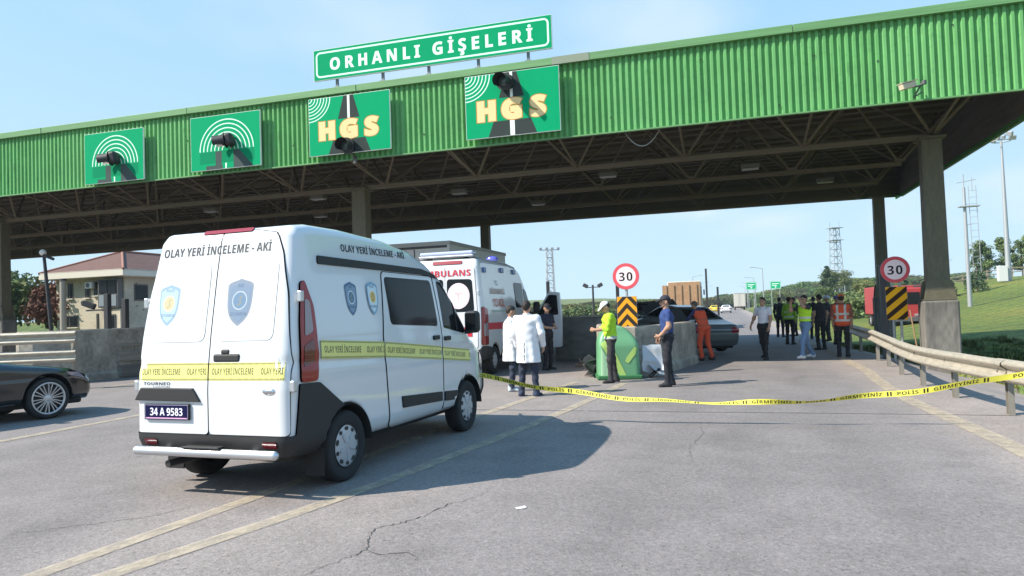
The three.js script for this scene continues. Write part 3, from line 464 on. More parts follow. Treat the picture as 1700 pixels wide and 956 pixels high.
// ================================================================ scene-of-crime van
{
  const L = 4.97, hz = L / 2, FAX = -hz + 0.95, RAX = hz - 1.09, wr = 0.345, RO = 0.25, VS = 1.075, vy = (y) => (y < 0.6 ? y : 0.6 + (y - 0.6) * VS);
  const piece = (t, name, f, axis, P, off, mat, opt) => part(t, name, patch(f, axis, P.map(([u, v]) => [u, vy(v)]), off, opt), mat);
  const prof = polyDist([[-2.40, .34], [-2.485, .5], [-2.485, .7], [-2.43, .9], [-2.28, 1.03], [-1.98, 1.13], [-1.68, 1.22], [-1.12, 1.76], [-.92, 1.95], [-.60, 2.13], [-.2, 2.25], [.4, 2.33], [1.2, 2.37], [1.9, 2.37], [2.16, 2.345], [2.25, 2.27], [2.33, 1.95], [2.43, 1.42], [2.465, 1.18], [2.485, .95], [2.485, .52], [2.44, .38]].map(([z, y]) => [z, y]));
  const wy = (y) => y < 0.55 ? lerp(0.93, 0.98, sstep(0.3, 0.55, y)) : y < 1.15 ? 0.98 : y < 1.35 ? lerp(0.98, 0.965, (y - 1.15) / 0.2) : lerp(0.965, 0.83, Math.pow((y - 1.35) / 1.0, 1.35));
  const shell = (x, y, z) => {
    const fr = sstep(-1.5, -2.5, z), ax = Math.abs(x), w = wy(y) - 0.17 * fr * fr - 0.06 * sstep(1.9, 2.5, z) * sstep(1.9, 2.5, z);
    let d = smax(prof(z, y), ax - w, 0.11);
    d += 0.010 * Math.exp(-(((y - (1.10 + 0.05 * (z + 1) * 0.4)) / 0.05) ** 2)) * (ax > 0.8 ? 1 : 0);
    return d * 0.94;
  };
  const f = (x, y, z) => { let d = shell(x / 0.955, y < 0.6 ? y : 0.6 + (y - 0.6) / VS, z + RO * sstep(1.2, 2.1, z)); for (const a of [FAX, RAX]) d = smax(d, -Math.max(Math.hypot(y - wr, z - a) - 0.415, 0.62 - Math.abs(x)), 0.02); return d; };
  const van = thing('crime_scene_van', 'white high-roof crime scene van with yellow tape band and dark blue number plate', 'van', [-4.47, 0, -7.8], -0.06);
  part(van, 'body', surfaceNet(f, [-1.08, 0.25, -2.6], [1.08, 2.62, 2.6], 0.024), mWhiteCar);
  for (const s of [-1, 1]) for (const a of [FAX, RAX]) {
    part(van, 'wheel_arch_liner', new THREE.CylinderGeometry(0.408, 0.408, 0.32, 24, 1, true, 0, Math.PI).rotateZ(Math.PI / 2).rotateX(0).translate(s * 0.79, wr, a), mRubber);
    wheel(van, [s * 0.815, wr, a], wr, 0.215, 0.215, 'cap', s);
  }
  part(van, 'underbody', rbox(1.5, 0.14, 4.2, 0.04, 0, 0.36, -0.1), mRubber); part(van, 'exhaust', bar(V(-0.55, 0.27, 1.3), V(-0.6, 0.26, 2.14), 0.035, 0.035, 10), mRimDk);
  const wr2 = wrapRay(0.66, 2.18 - RO, 0.26), WL = 0.26 * Math.PI / 2, Z = (z) => WL + 2.18 - z;      // Z: side position as wrap coordinate
  // rear doors
  const door = (s) => rounded([[0.006, 0.575], [0.86, 0.575], [0.865, 1.2], [0.80, 1.75], [0.72, 2.1], [0.64, 2.27], [0.3, 2.325], [0.006, 2.325]].map(([x, y]) => [x * s, y]), 0.04);
  for (const s of [1, -1]) {
    const d = piece(van, 'rear_door', f, 'B', door(s), 0.012, mWhiteCar, { most: 0.05 }); piece(d, 'door_seal', f, 'B', grown(door(s), 0.012), 0.004, mRubber, { most: 0.05 });
    piece(d, 'door_panel', f, 'B', rounded(rect(0.07 * s, 0.7 * s, 1.36, 2.04), 0.08), 0.016, mWhiteCar, { thick: 0.004 });
    for (const y of [0.98, 1.72]) { const h = part(d, 'hinge', rbox(0.05, 0.1, 0.05, 0.012, 0.90 * s, vy(y), y > 1.5 ? 2.06 : 2.19), mAlu); }
  }
  piece(van, 'rear_bumper', f, wr2, rounded([[-1.4, 0.36], [0, 0.36], [Z(1.80), 0.36], [Z(1.79), 0.62], [Z(1.72), 0.74], [Z(1.95), 0.88], [Z(2.12), 0.985], [0.24, 0.99], [0.2, 0.57], [-1.4, 0.57]], 0.015), 0.022, mCladding);
  piece(van, 'rear_bumper', f, wrapRay(0.66, 2.18 - RO, 0.26, -1), rounded([[-0.01, 0.36], [Z(1.80), 0.36], [Z(1.72), 0.74], [Z(2.12), 0.985], [0.24, 0.99], [0.2, 0.57], [-0.01, 0.57]], 0.015), 0.022, mCladding);
  part(van, 'rear_step', join([new THREE.CapsuleGeometry(0.042, 1.56, 5, 12).rotateZ(Math.PI / 2).translate(0, 0.42, 2.32), box(0.06, 0.05, 0.22, -0.5, 0.42, 2.23), box(0.06, 0.05, 0.22, 0.5, 0.42, 2.23)]), mAlu);
  part(van, 'step_tread', rbox(0.42, 0.02, 0.09, 0.008, 0.0, 0.47, 2.32), mCladding);
  for (const s of [-1, 1]) {
    const q = wrapRay(0.66, 2.18 - RO, 0.26, s);
    const lamp = piece(van, 'tail_lamp', f, q, rounded([[0.25, 1.0], [Z(2.15), 1.0], [Z(2.12), 1.2], [Z(2.14), 1.64], [0.39, 1.8], [0.36, 1.86], [0.3, 1.84], [0.26, 1.5]], 0.035), 0.026, mRed);
    piece(lamp, 'reversing_lens', f, q, rounded([[0.3, 1.38], [Z(2.18), 1.42], [Z(2.19), 1.68], [0.33, 1.7]], 0.03), 0.031, mClear, { thick: 0.004 });
    piece(lamp, 'indicator_lens', f, q, rounded([[0.28, 1.12], [Z(2.18), 1.16], [Z(2.18), 1.36], [0.29, 1.3]], 0.02), 0.030, mRedDk, { thick: 0.004 });
    piece(van, 'reflector', f, 'B', rounded(rect(s * 0.68 - 0.075, s * 0.68 + 0.075, 0.475, 0.525), 0.012), 0.03, mRedDk);
  }
  { const b = piece(van, 'brake_light', f, 'B', rounded(rect(-0.25, 0.33, 2.30, 2.335), 0.014), 0.022, mRed, { most: 0.05 }); }
  // number plate, handle and badges
  const pTex = canvasTex(512, 132, (x, w, h) => { x.fillStyle = '#16183f'; x.fillRect(0, 0, w, h); x.strokeStyle = '#c8c4e0'; x.lineWidth = 3; x.strokeRect(4, 4, w - 8, h - 8); spaced(x, '34 A 9583', 62, h * 0.5, 390, 'bold 96px sans-serif', '#eceaf6'); x.fillStyle = '#e9a6d0'; x.fillRect(14, h - 14, w - 28, 8); });
  const pl = part(van, 'number_plate', rbox(0.54, 0.15, 0.02, 0.006, 0, 0, 0), mCladding); pl.position.set(-0.47, 0.775, 2.262);
  part(pl, 'plate_print', new THREE.PlaneGeometry(0.52, 0.134).translate(0, 0, 0.013), print(pTex));
  part(van, 'plate_lamp_bar', join([extrude([[-0.38, 0], [0.38, -0.01], [0.30, 0.1], [-0.31, 0.105]], 0.045, 0.008).translate(-0.47, 0.885, 2.22)]), mCladding);
  part(van, 'door_handle', join([rbox(0.3, 0.075, 0.05, 0.02, 0.2, 1.265, 2.21), rbox(0.1, 0.05, 0.06, 0.02, 0.18, 1.32, 2.195)]), mCladding);
  part(van, 'emblem', join([new THREE.SphereGeometry(1, 16, 8).scale(0.075, 0.032, 0.02).translate(0.68, 0.966, 2.243)]), mChrome);
  piece(van, 'model_lettering', f, 'B', rect(-0.78, -0.42, 0.965, 1.025), 0.0145, decal(textTex(256, 50, (x, w, h) => { spaced(x, 'TOURNEO', 6, 18, 236, 'bold 30px sans-serif', '#3a3c40'); spaced(x, 'CUSTOM', 90, 40, 150, '18px sans-serif', '#5a5c60'); })), { thick: 0 });
  const band = (label, n) => textTex(1024, 92, (x, w, h) => { x.fillStyle = '#e5df86'; x.fillRect(0, 0, w, h); x.fillStyle = '#23241c'; for (let i = 0; i < 64; i++) { x.fillRect(i * 16 + 2, 2, 8, 9); x.fillRect(i * 16 + 2, h - 11, 8, 9); } for (let i = 0; i < n; i++) spaced(x, 'OLAY YERİ İNCELEME', (i + 0.06) * w / n, h * 0.5, w / n * 0.86, 'bold 46px sans-serif', '#55543a'); });
  for (const [a, b] of [[-0.83, -0.008], [0.008, 0.83]]) piece(van, 'tape_band', f, 'B', rect(a, b, 1.03, 1.18), 0.0145, decal(band('rear', 1.5)), { thick: 0, most: 0.08 });
  piece(van, 'lettering', f, 'B', rect(-0.70, 0.60, 2.09, 2.23), 0.0145, decal(textTex(1024, 120, (x, w, h) => spaced(x, 'OLAY YERİ İNCELEME - AKİ', 8, h * 0.52, w - 16, 'bold 92px sans-serif', '#26282b'))), { thick: 0, most: 0.05 });
  const badge = (seed, pale) => textTex(192, 256, (x, w, h) => {
    const sh = (k) => { x.beginPath(); x.moveTo(w * 0.5, h * (0.5 - 0.48 * k)); x.bezierCurveTo(w * (0.5 + 0.2 * k), h * (0.5 - 0.42 * k), w * (0.5 + 0.4 * k), h * (0.5 - 0.42 * k), w * (0.5 + 0.44 * k), h * (0.5 - 0.34 * k)); x.bezierCurveTo(w * (0.5 + 0.42 * k), h * (0.5 + 0.1 * k), w * (0.5 + 0.45 * k), h * (0.5 + 0.3 * k), w * 0.5, h * (0.5 + 0.49 * k)); x.bezierCurveTo(w * (0.5 - 0.45 * k), h * (0.5 + 0.3 * k), w * (0.5 - 0.42 * k), h * (0.5 + 0.1 * k), w * (0.5 - 0.44 * k), h * (0.5 - 0.34 * k)); x.bezierCurveTo(w * (0.5 - 0.4 * k), h * (0.5 - 0.42 * k), w * (0.5 - 0.2 * k), h * (0.5 - 0.42 * k), w * 0.5, h * (0.5 - 0.48 * k)); x.closePath(); };
    x.globalAlpha = pale ? 0.5 : 1; x.fillStyle = seed === 1 ? '#7fa9c4' : '#56708f'; sh(1); x.fill(); x.fillStyle = seed === 1 ? '#cfe0e6' : '#8199b0'; sh(0.84); x.fill(); x.fillStyle = seed === 1 ? '#d8b46a' : '#5f7fa0'; x.beginPath(); x.arc(w / 2, h * 0.47, w * 0.24, 0, 7); x.fill(); x.strokeStyle = '#f0f0e4'; x.lineWidth = 6; x.stroke();
    x.strokeStyle = '#9b8a5a'; x.lineWidth = 9; x.beginPath(); x.moveTo(w * 0.42, h * 0.56); x.bezierCurveTo(w * 0.7, h * 0.55, w * 0.35, h * 0.42, w * 0.6, h * 0.38); x.stroke(); x.fillStyle = '#3f5470'; x.font = 'bold 24px sans-serif'; x.textAlign = 'center'; x.fillText(seed === 1 ? 'POLİS' : 'AKİ', w / 2, h * 0.2); x.fillText('İSTANBUL', w / 2, h * 0.78);
  });
  const b1 = badge(1, true), b2 = badge(2, true), b3 = badge(1, false), b4 = badge(2, false);
  piece(van, 'shield_badge', f, 'B', rect(-0.68, -0.40, 1.50, 1.88), 0.0185, decal(b1), { thick: 0, most: 0.06 }); piece(van, 'shield_badge', f, 'B', rect(0.13, 0.46, 1.48, 1.90), 0.0185, decal(b2), { thick: 0, most: 0.06 });
  // right and left sides
  for (const s of ['R', 'L']) {
    const sdP = rounded([[0.62, 0.42], [0.7, 1.3], [0.60, 1.98], [-0.60, 1.965], [-0.72, 1.3], [-0.70, 0.40], [-0.4, 0.38], [0.5, 0.38]].map(([z, y]) => [z - 0.03, y]), 0.05), sd = piece(van, 'sliding_door', f, s, sdP, 0.009, mWhiteCar, { most: 0.08 }); piece(sd, 'door_seal', f, s, grown(sdP, 0.011), 0.003, mRubber, { most: 0.08 });
    piece(sd, 'window', f, s, rounded([[0.50, 1.44], [0.54, 1.93], [-0.58, 1.92], [-0.66, 1.39]], 0.06), 0.013, mGlassDk, { thick: 0.005 });
    const fdP = rounded([[-0.755, 0.42], [-0.77, 1.3], [-0.66, 1.97], [-0.95, 1.94], [-1.15, 1.8], [-1.58, 1.36], [-1.62, 1.0], [-1.5, 0.75], [-1.15, 0.45], [-1.1, 0.40]], 0.04), fd = piece(van, 'front_door', f, s, fdP, 0.009, mWhiteCar, { most: 0.08 }); piece(fd, 'door_seal', f, s, grown(fdP, 0.011), 0.003, mRubber, { most: 0.08 });
    piece(fd, 'window', f, s, rounded([[-0.82, 1.37], [-0.75, 1.92], [-0.95, 1.89], [-1.14, 1.73], [-1.5, 1.35], [-1.42, 1.28]], 0.03), 0.013, mGlassDk, { thick: 0.005 });
    piece(fd, 'window_bar', f, s, [[-1.18, 1.33], [-1.22, 1.33], [-1.17, 1.69], [-1.14, 1.71]], 0.02, mRubber, { thick: 0.006 });
    piece(sd, 'door_handle', f, s, rounded(rect(-0.66, -0.5, 1.235, 1.285), 0.02), 0.03, mCladding); piece(fd, 'door_handle', f, s, rounded(rect(-0.98, -0.81, 1.215, 1.265), 0.02), 0.03, mCladding);
    piece(van, 'side_moulding', f, s, rounded([[0.34, 0.69], [-0.69, 0.63], [-0.69, 0.52], [0.32, 0.565]], 0.015), 0.022, mCladding, { most: 0.15 }); piece(van, 'side_moulding', f, s, rounded([[-0.765, 0.625], [-1.28, 0.59], [-1.36, 0.47], [-0.765, 0.51]], 0.015), 0.022, mCladding, { most: 0.15 });
    piece(van, 'roof_strip', f, s, rounded([[1.72, 2.085], [1.73, 2.01], [-0.4, 1.985], [-0.98, 1.92], [-0.85, 1.98], [-0.4, 2.05]], 0.02), 0.012, mCladding, { most: 0.15 });
    piece(van, 'slide_rail', f, s, rect(0.66, 1.6, 1.205, 1.25), 0.01, mRubber, { most: 0.2 });
    const bt = band('side', 6), sg = s === 'R';
    for (const S of [[[1.82, 1.18, 1.34], [0.68, 1.115, 1.275]], [[0.66, 1.113, 1.273], [-0.72, 1.0, 1.155]], [[-0.76, 0.995, 1.15], [-1.6, 0.92, 1.07]]]) part(van, 'tape_band', ribbon(f, s, S.map(([u, a, b]) => [u, vy(a), vy(b)]), 0.013, !sg), decal(band('side', Math.abs(S[1][0] - S[0][0]) * 1.35)));
    piece(van, 'lettering', f, s, rect(-0.05, 1.3, 2.125, 2.245), 0.004, decal(textTex(1024, 90, (x, w, h) => spaced(x, 'OLAY YERİ İNCELEME - AKİ', 8, h * 0.52, w - 16, 'bold 72px sans-serif', '#2a2c30'))), { thick: 0, flip: sg, most: 0.05 });
    piece(van, 'shield_badge', f, s, rect(1.1, 1.34, 1.54, 1.87), 0.004, decal(b4), { thick: 0, flip: sg, most: 0.08 }); piece(van, 'shield_badge', f, s, rect(0.7, 0.94, 1.54, 1.88), 0.012, decal(b3), { thick: 0, flip: sg, most: 0.08 });
    const k = sg ? 1 : -1, mir = sub(van, 'wing_mirror', [k * 1.04, 1.48, -1.5]);
    part(mir, 'mirror_shell', rbox(0.2, 0.3, 0.16, 0.06, 0, 0, 0, 4), mCladding); part(mir, 'mirror_glass', rbox(0.15, 0.24, 0.01, 0.004, 0, 0, 0.078), mGlassDk); part(mir, 'mirror_arm', rbox(0.16, 0.06, 0.08, 0.02, -k * 0.1, -0.13, 0), mCladding);
    part(van, 'mud_flap', box(0.2, 0.26, 0.015, k * 0.83, 0.27, RAX + 0.41), mRubber);
    piece(van, 'head_lamp', f, s, rounded([[-2.1, 0.8], [-2.3, 0.75], [-2.3, 0.92], [-2.0, 1.02]], 0.03), 0.01, mClear);
  }
  piece(van, 'windscreen', f, 'F', rounded([[-0.74, 1.28], [0.74, 1.28], [0.66, 1.86], [-0.66, 1.86]], 0.06), 0.008, mGlassDk, { most: 0.12 });
  piece(van, 'front_bumper', f, 'F', rounded(rect(-0.78, 0.78, 0.38, 0.66), 0.05), 0.015, mCladding, { most: 0.15 });
}
// ================================================================ ambulance
{
  const L = 5.6, hz = L / 2, FAX = -hz + 0.98, RAX = hz - 0.98, wr = 0.36;
  const prof = polyDist([[-2.72, .38], [-2.8, .55], [-2.78, .85], [-2.62, 1.06], [-2.2, 1.2], [-1.95, 1.3], [-1.45, 1.95], [-1.2, 2.3], [-.9, 2.6], [-.5, 2.74], [.2, 2.8], [2.35, 2.82], [2.62, 2.78], [2.7, 2.6], [2.78, 1.3], [2.8, .95], [2.8, .5], [2.74, .4]]);
  const wy = (y) => y < 0.6 ? lerp(0.96, 1.0, sstep(0.35, 0.6, y)) : y < 1.3 ? 1.0 : lerp(1.0, 0.86, Math.pow((y - 1.3) / 1.5, 1.5));
  const AS = 1.085, vy = (y) => (y < 0.6 ? y : 0.6 + (y - 0.6) * AS), piece = (t, name, f, axis, P, off, mat, opt) => part(t, name, patch(f, axis, P.map(([u, v]) => [u, vy(v)]), off, opt), mat);
  const f = (x, y, z) => { if (y > 0.6) y = 0.6 + (y - 0.6) / AS; const fr = sstep(-1.7, -2.8, z), ax = Math.abs(x); let d = smax(prof(z, y), ax - wy(y) + 0.16 * fr * fr, 0.14) * 0.95; for (const a of [FAX, RAX]) d = smax(d, -Math.max(Math.hypot(y - wr, z - a) - 0.43, 0.62 - ax), 0.02); return d; };
  const amb = thing('ambulance', 'white ambulance with red side stripe and roof beacons stopped beyond the van', 'ambulance', [-6.82, 0, -19.72], -0.01);
  part(amb, 'body', surfaceNet(f, [-1.1, 0.3, -2.9], [1.1, 3.1, 2.9], 0.036), mWhiteCar);
  for (const s of [-1, 1]) for (const a of [FAX, RAX]) { part(amb, 'wheel_arch_liner', new THREE.CylinderGeometry(0.42, 0.42, 0.32, 20, 1, true, 0, Math.PI).rotateZ(Math.PI / 2).translate(s * 0.8, wr, a), mRubber); wheel(amb, [s * 0.86, wr, a], wr, 0.22, 0.22, 'cap', s); }
  part(amb, 'underbody', rbox(1.6, 0.14, 5, 0.04, 0, 0.4, 0), mRubber);
  for (const s of [1, -1]) { const d = piece(amb, 'rear_door', f, 'B', rounded([[0.006, 0.72], [0.86, 0.72], [0.87, 1.3], [0.78, 2.56], [0.006, 2.6]].map(([x, y]) => [x * s, y]), 0.05), 0.012, mWhiteCar, { most: 0.15 }); piece(d, 'window', f, 'B', rounded([[0.05, 1.55], [0.78, 1.55], [0.72, 2.3], [0.05, 2.32]].map(([x, y]) => [x * s, y]), 0.08), 0.018, mGlassDk, { thick: 0.006, most: 0.15 }); part(d, 'hinge', rbox(0.05, 0.12, 0.05, 0.01, 0.88 * s, 2.1, 2.72), mAlu); }
  piece(amb, 'lettering', f, 'B', rect(-0.72, 0.72, 2.36, 2.56), 0.024, decal(textTex(512, 80, (x, w, h) => spaced(x, 'AMBULANS', 6, h * 0.54, w - 12, 'bold 78px sans-serif', '#c8283c'))), { thick: 0 });
  piece(amb, 'round_emblem', f, 'B', [...Array(28)].map((_, i) => [0.36 + 0.30 * Math.cos(i / 28 * 6.2832), 1.92 + 0.30 * Math.sin(i / 28 * 6.2832)]), 0.022, decal(textTex(256, 256, (x, w) => { x.fillStyle = '#f6eef0'; x.fillRect(0, 0, w, w); x.strokeStyle = '#e9c3cc'; x.lineWidth = 16; x.beginPath(); x.arc(128, 128, 116, 0, 7); x.stroke(); x.strokeStyle = '#d9919f'; x.lineWidth = 10; x.beginPath(); x.arc(104, 118, 18, 3.3, 6.1); x.arc(152, 118, 18, 3.3, 6.1); x.moveTo(128, 110); x.lineTo(128, 176); x.stroke(); })), { thick: 0.003 });
  const mStripe = MAT(C(0.55, 0.02, 0.035), 0.4), q = wrapRay(0.72, 2.5, 0.26), WL = 0.26 * Math.PI / 2, Z = (z) => WL + 2.5 - z;
  piece(amb, 'red_stripe', f, 'B', rect(-0.9, 0.72, 0.98, 1.2), 0.022, mStripe, { thick: 0 });
  for (const s of ['R', 'L']) {
    const fl = s === 'R', k = fl ? 1 : -1;
    piece(amb, 'red_stripe', f, s, [[2.5, 1.12], [2.5, 1.28], [-0.9, 1.26], [-2.2, 1.12], [-2.2, 0.98], [-0.9, 1.08]], 0.006, mStripe, { thick: 0.003, most: 0.2 });
    piece(amb, 'window', f, s, rounded(rect(-0.9, -0.1, 1.62, 2.28), 0.08), 0.01, mGlassDk, { most: 0.2 });
    piece(amb, 'window', f, s, rounded([[-1.05, 1.45], [-1.0, 2.15], [-1.3, 2.05], [-1.75, 1.45]], 0.05), 0.01, mGlassDk, { most: 0.2 });
    piece(amb, 'lettering', f, s, rect(0.7, 2.2, 1.45, 2.35), 0.016, decal(textTex(512, 300, (x, w, h) => { spaced(x, 'T.C.', 200, 40, 90, 'bold 50px sans-serif', '#8a8d92'); spaced(x, 'SAĞLIK BAKANLIĞI', 40, 110, 420, 'bold 60px sans-serif', '#a7806c'); spaced(x, '112 ACİL', 90, 200, 330, 'bold 90px sans-serif', '#c9634a'); x.fillStyle = '#9fb4a8'; x.fillRect(60, 262, 390, 12); })), { thick: 0, flip: fl });
    const tl = piece(amb, 'tail_lamp', f, wrapRay(0.72, 2.5, 0.26, k), rounded([[0.17, 0.78], [Z(2.45), 0.78], [Z(2.42), 1.6], [0.2, 1.66]], 0.04), 0.024, mRed); piece(tl, 'reversing_lens', f, wrapRay(0.72, 2.5, 0.26, k), rounded([[0.22, 0.98], [Z(2.48), 0.98], [Z(2.47), 1.3], [0.22, 1.26]], 0.03), 0.03, mClear, { thick: 0.004 });
    const mir = sub(amb, 'wing_mirror', [k * 1.14, 1.7, -1.75]); part(mir, 'mirror_shell', rbox(0.2, 0.36, 0.16, 0.06), mCladding); part(mir, 'mirror_arm', rbox(0.16, 0.05, 0.08, 0.02, -k * 0.1, -0.16, 0), mCladding);
    const rl = part(amb, 'scene_light', rbox(0.06, 0.13, 0.2, 0.02, k * 0.92, 2.68, 2.35), MAT(C(0.05, 0.12, 0.3), 0.2)); part(amb, 'scene_light', rbox(0.06, 0.13, 0.26, 0.02, k * 0.91, 2.73, 0.9), MAT(C(0.05, 0.12, 0.3), 0.2)); part(amb, 'scene_light', rbox(0.06, 0.13, 0.26, 0.02, k * 0.91, 2.73, -0.2), MAT(C(0.05, 0.12, 0.3), 0.2));
    piece(amb, 'side_skirt', f, s, rounded([[1.35, 0.42], [1.35, 0.62], [-1.3, 0.62], [-1.3, 0.42]], 0.02), 0.015, mCladding, { most: 0.3 });
    if (fl) continue;
  }
  piece(amb, 'rear_bumper', f, q, rounded([[-1.5, 0.44], [0, 0.44], [Z(2.25), 0.44], [Z(2.25), 0.72], [0.2, 0.76], [0.14, 0.68], [-1.5, 0.68]], 0.02), 0.03, mCladding);
  part(amb, 'number_plate', rbox(0.5, 0.12, 0.02, 0.005, -0.4, 0.85, 2.83), MAT(C(0.7, 0.7, 0.7), 0.4));
  const lb = sub(amb, 'light_bar', [0, 3.05, 2.5]);
  part(lb, 'bar_base', rbox(1.5, 0.06, 0.3, 0.03), mAlu); part(lb, 'bar_lens', rbox(1.46, 0.1, 0.26, 0.045, 0, 0.08, 0, 3), MAT(C(0.5, 0.56, 0.75), 0.12, 0, { clearcoat: 1 })); part(lb, 'bar_foot', box(0.08, 0.12, 0.2, -0.5, -0.07, 0), mCladding); part(lb, 'bar_foot', box(0.08, 0.12, 0.2, 0.5, -0.07, 0), mCladding);
  piece(amb, 'brake_light', f, 'B', rounded(rect(-0.35, 0.45, 2.66, 2.74), 0.03), 0.02, mRed);
  const bc = sub(amb, 'beacon', [0.55, 2.98, 0.6]); part(bc, 'beacon_lens', new THREE.SphereGeometry(0.12, 16, 10).scale(1.5, 0.8, 1).translate(0, 0.09, 0), MAT(C(0.12, 0.14, 0.62), 0.12, 0, { clearcoat: 1 })); part(bc, 'beacon_base', cyl(0.15, 0.14, 0.05, 14), mCladding);
  // passenger door standing open
  const dg = sub(amb, 'open_front_door', [1.0, 0, -1.92], 0); dg.rotation.y = 1.22;
  part(dg, 'door_skin', extrude(rounded([[0, 0.46], [1.02, 0.5], [1.04, 1.45], [0.98, 2.12], [0.62, 2.15], [0.16, 1.5], [0, 1.35]], 0.06), 0.06, 0.012).rotateY(-Math.PI / 2), mWhiteCar);
  part(dg, 'window', extrude(rounded([[0.14, 1.42], [0.96, 1.46], [0.92, 2.05], [0.64, 2.07]], 0.04), 0.1).rotateY(-Math.PI / 2).translate(0.02, 0, 0), mGlassDk);
  part(dg, 'door_trim', extrude(rounded([[0.06, 0.55], [0.95, 0.58], [0.95, 1.32], [0.06, 1.28]], 0.05), 0.02).rotateY(-Math.PI / 2).translate(0.075, 0, 0), MAT(C(0.35, 0.36, 0.38), 0.6));
}
// ================================================================ saloon cars
function saloon(name, label, at, turn, paint, opt = {}) {
  const L = opt.L ?? 4.9, hz = L / 2, W = 0.93, FAX = -hz + 0.9, RAX = hz - 1.05, wr = opt.wr ?? 0.35, cr = opt.crush ?? 0;
  const prof = polyDist([[-hz + 0.06, .26], [-hz, .42], [-hz + .02, .62], [-hz + .12, .74], [-hz + .5, .86], [-hz + 1.35, .99], [-hz + 1.6, 1.04], [-hz + 2.25, 1.38], [-hz + 2.75, 1.46], [-hz + 3.35, 1.43], [-hz + 4.1, 1.08], [-hz + 4.4, 1.03], [hz - .1, .98], [hz, .82], [hz, .5], [hz - .1, .3]]);
  const wy = (y) => y < 0.4 ? lerp(W - 0.06, W, sstep(0.2, 0.4, y)) : y < 0.9 ? W : lerp(W, 0.62, Math.pow((y - 0.9) / 0.56, 1.1));
  const f = (x, y, z) => {
    const fr = sstep(-hz + 1.0, -hz - 0.05, z), rr = sstep(hz - 0.7, hz + 0.1, z), ax = Math.abs(x); let zz = z, yy = y;
    if (cr) { const k = sstep(-hz + 1.9, -hz + 0.3, z) * cr; yy = y - 0.16 * k * Math.sin(x * 5 + z * 3) - 0.12 * k * (vnoise(x * 4 + 9, z * 5, y * 3) - 0.5) * 2; zz = z - 0.55 * k; }
    let d = smax(prof(zz, yy), ax - wy(yy) + 0.26 * fr * fr + 0.14 * rr * rr, 0.16) * (cr ? 0.75 : 0.94);
    d += 0.008 * Math.exp(-(((y - 0.74) / 0.03) ** 2));
    for (const a of [FAX, RAX]) d = smax(d, -Math.max(Math.hypot(y - wr, z - a) - wr - 0.055, 0.55 - ax), 0.03); return d;
  };
  const t = thing(name, label, 'car', at, turn);
  part(t, 'body', surfaceNet(f, [-1.05, 0.15, -hz - 0.1], [1.05, 1.75, hz + 0.1], opt.cell ?? 0.028), paint);
  for (const s of [-1, 1]) for (const a of [FAX, RAX]) { part(t, 'wheel_arch_liner', new THREE.CylinderGeometry(wr + 0.045, wr + 0.045, 0.3, 20, 1, true, 0, Math.PI).rotateZ(Math.PI / 2).translate(s * 0.72, wr, a), mRubber); wheel(t, [s * 0.80, wr, a], wr, 0.225, opt.rim ?? 0.25, opt.style ?? 'multi', s); }
  part(t, 'underbody', rbox(1.5, 0.12, L - 0.5, 0.04, 0, 0.27, 0), mRubber);
  for (const s of ['R', 'L']) {
    const k = s === 'R' ? 1 : -1;
    const d1 = piece(t, 'front_door', f, s, rounded([[-0.62, 0.36], [-0.78, 0.62], [-0.78, 0.97], [0.18, 0.97], [0.2, 0.36]], 0.05), 0.007, paint, { most: 0.2 }), d2 = piece(t, 'rear_door', f, s, rounded([[0.215, 0.36], [0.2, 0.97], [1.1, 0.97], [1.02, 0.7], [0.85, 0.36]], 0.05), 0.007, paint, { most: 0.2 });
    piece(d1, 'door_handle', f, s, rounded(rect(-0.05, 0.13, 0.82, 0.855), 0.012), 0.028, mChrome); piece(d2, 'door_handle', f, s, rounded(rect(0.8, 0.97, 0.84, 0.875), 0.012), 0.028, mChrome);
    piece(t, 'side_window', f, s, rounded([[-0.62, 1.03], [-0.15, 1.31], [0.18, 1.36], [0.18, 1.03]], 0.03), 0.006, mGlassDk, { most: 0.15 }); piece(t, 'side_window', f, s, rounded([[0.23, 1.03], [0.23, 1.36], [0.75, 1.33], [1.15, 1.05]], 0.03), 0.006, mGlassDk, { most: 0.15 });
    piece(t, 'sill_trim', f, s, rect(-1.1, 0.95, 0.315, 0.335), 0.01, mChrome, { most: 0.3 });
    const mir = sub(t, 'wing_mirror', [k * 1.0, 1.0, -0.66]); part(mir, 'mirror_shell', rbox(0.2, 0.14, 0.12, 0.05), paint); part(mir, 'mirror_arm', rbox(0.14, 0.03, 0.06, 0.01, -k * 0.1, -0.06, 0), mRubber);
    if (!cr) { const hl = piece(t, 'head_lamp', f, s, rounded([[-hz + 0.2, 0.66], [-hz + 0.5, 0.72], [-hz + 0.62, 0.8], [-hz + 0.3, 0.77]], 0.03), 0.008, mClear, { most: 0.1 }); }
    piece(t, 'tail_lamp', f, s, rounded([[hz - 0.3, 0.72], [hz - 0.14, 0.72], [hz - 0.14, 0.9], [hz - 0.42, 0.9]], 0.03), 0.008, mRed, { most: 0.1 });
  }
  piece(t, 'tail_lamp', f, 'B', rounded(rect(0.5, 0.84, 0.72, 0.9), 0.03), 0.008, mRed); piece(t, 'tail_lamp', f, 'B', rounded(rect(-0.84, -0.5, 0.72, 0.9), 0.03), 0.008, mRed);
  piece(t, 'rear_window', f, 'T', rounded([[-0.5, hz - 1.4], [0.5, hz - 1.4], [0.56, hz - 0.9], [-0.56, hz - 0.9]], 0.06), 0.006, mGlassDk, { most: 0.15 });
  piece(t, 'windscreen', f, 'T', rounded([[-0.62, -hz + 1.68], [0.62, -hz + 1.68], [0.5, -hz + 2.2], [-0.5, -hz + 2.2]], 0.06), 0.006, mGlassDk, { most: 0.15 });
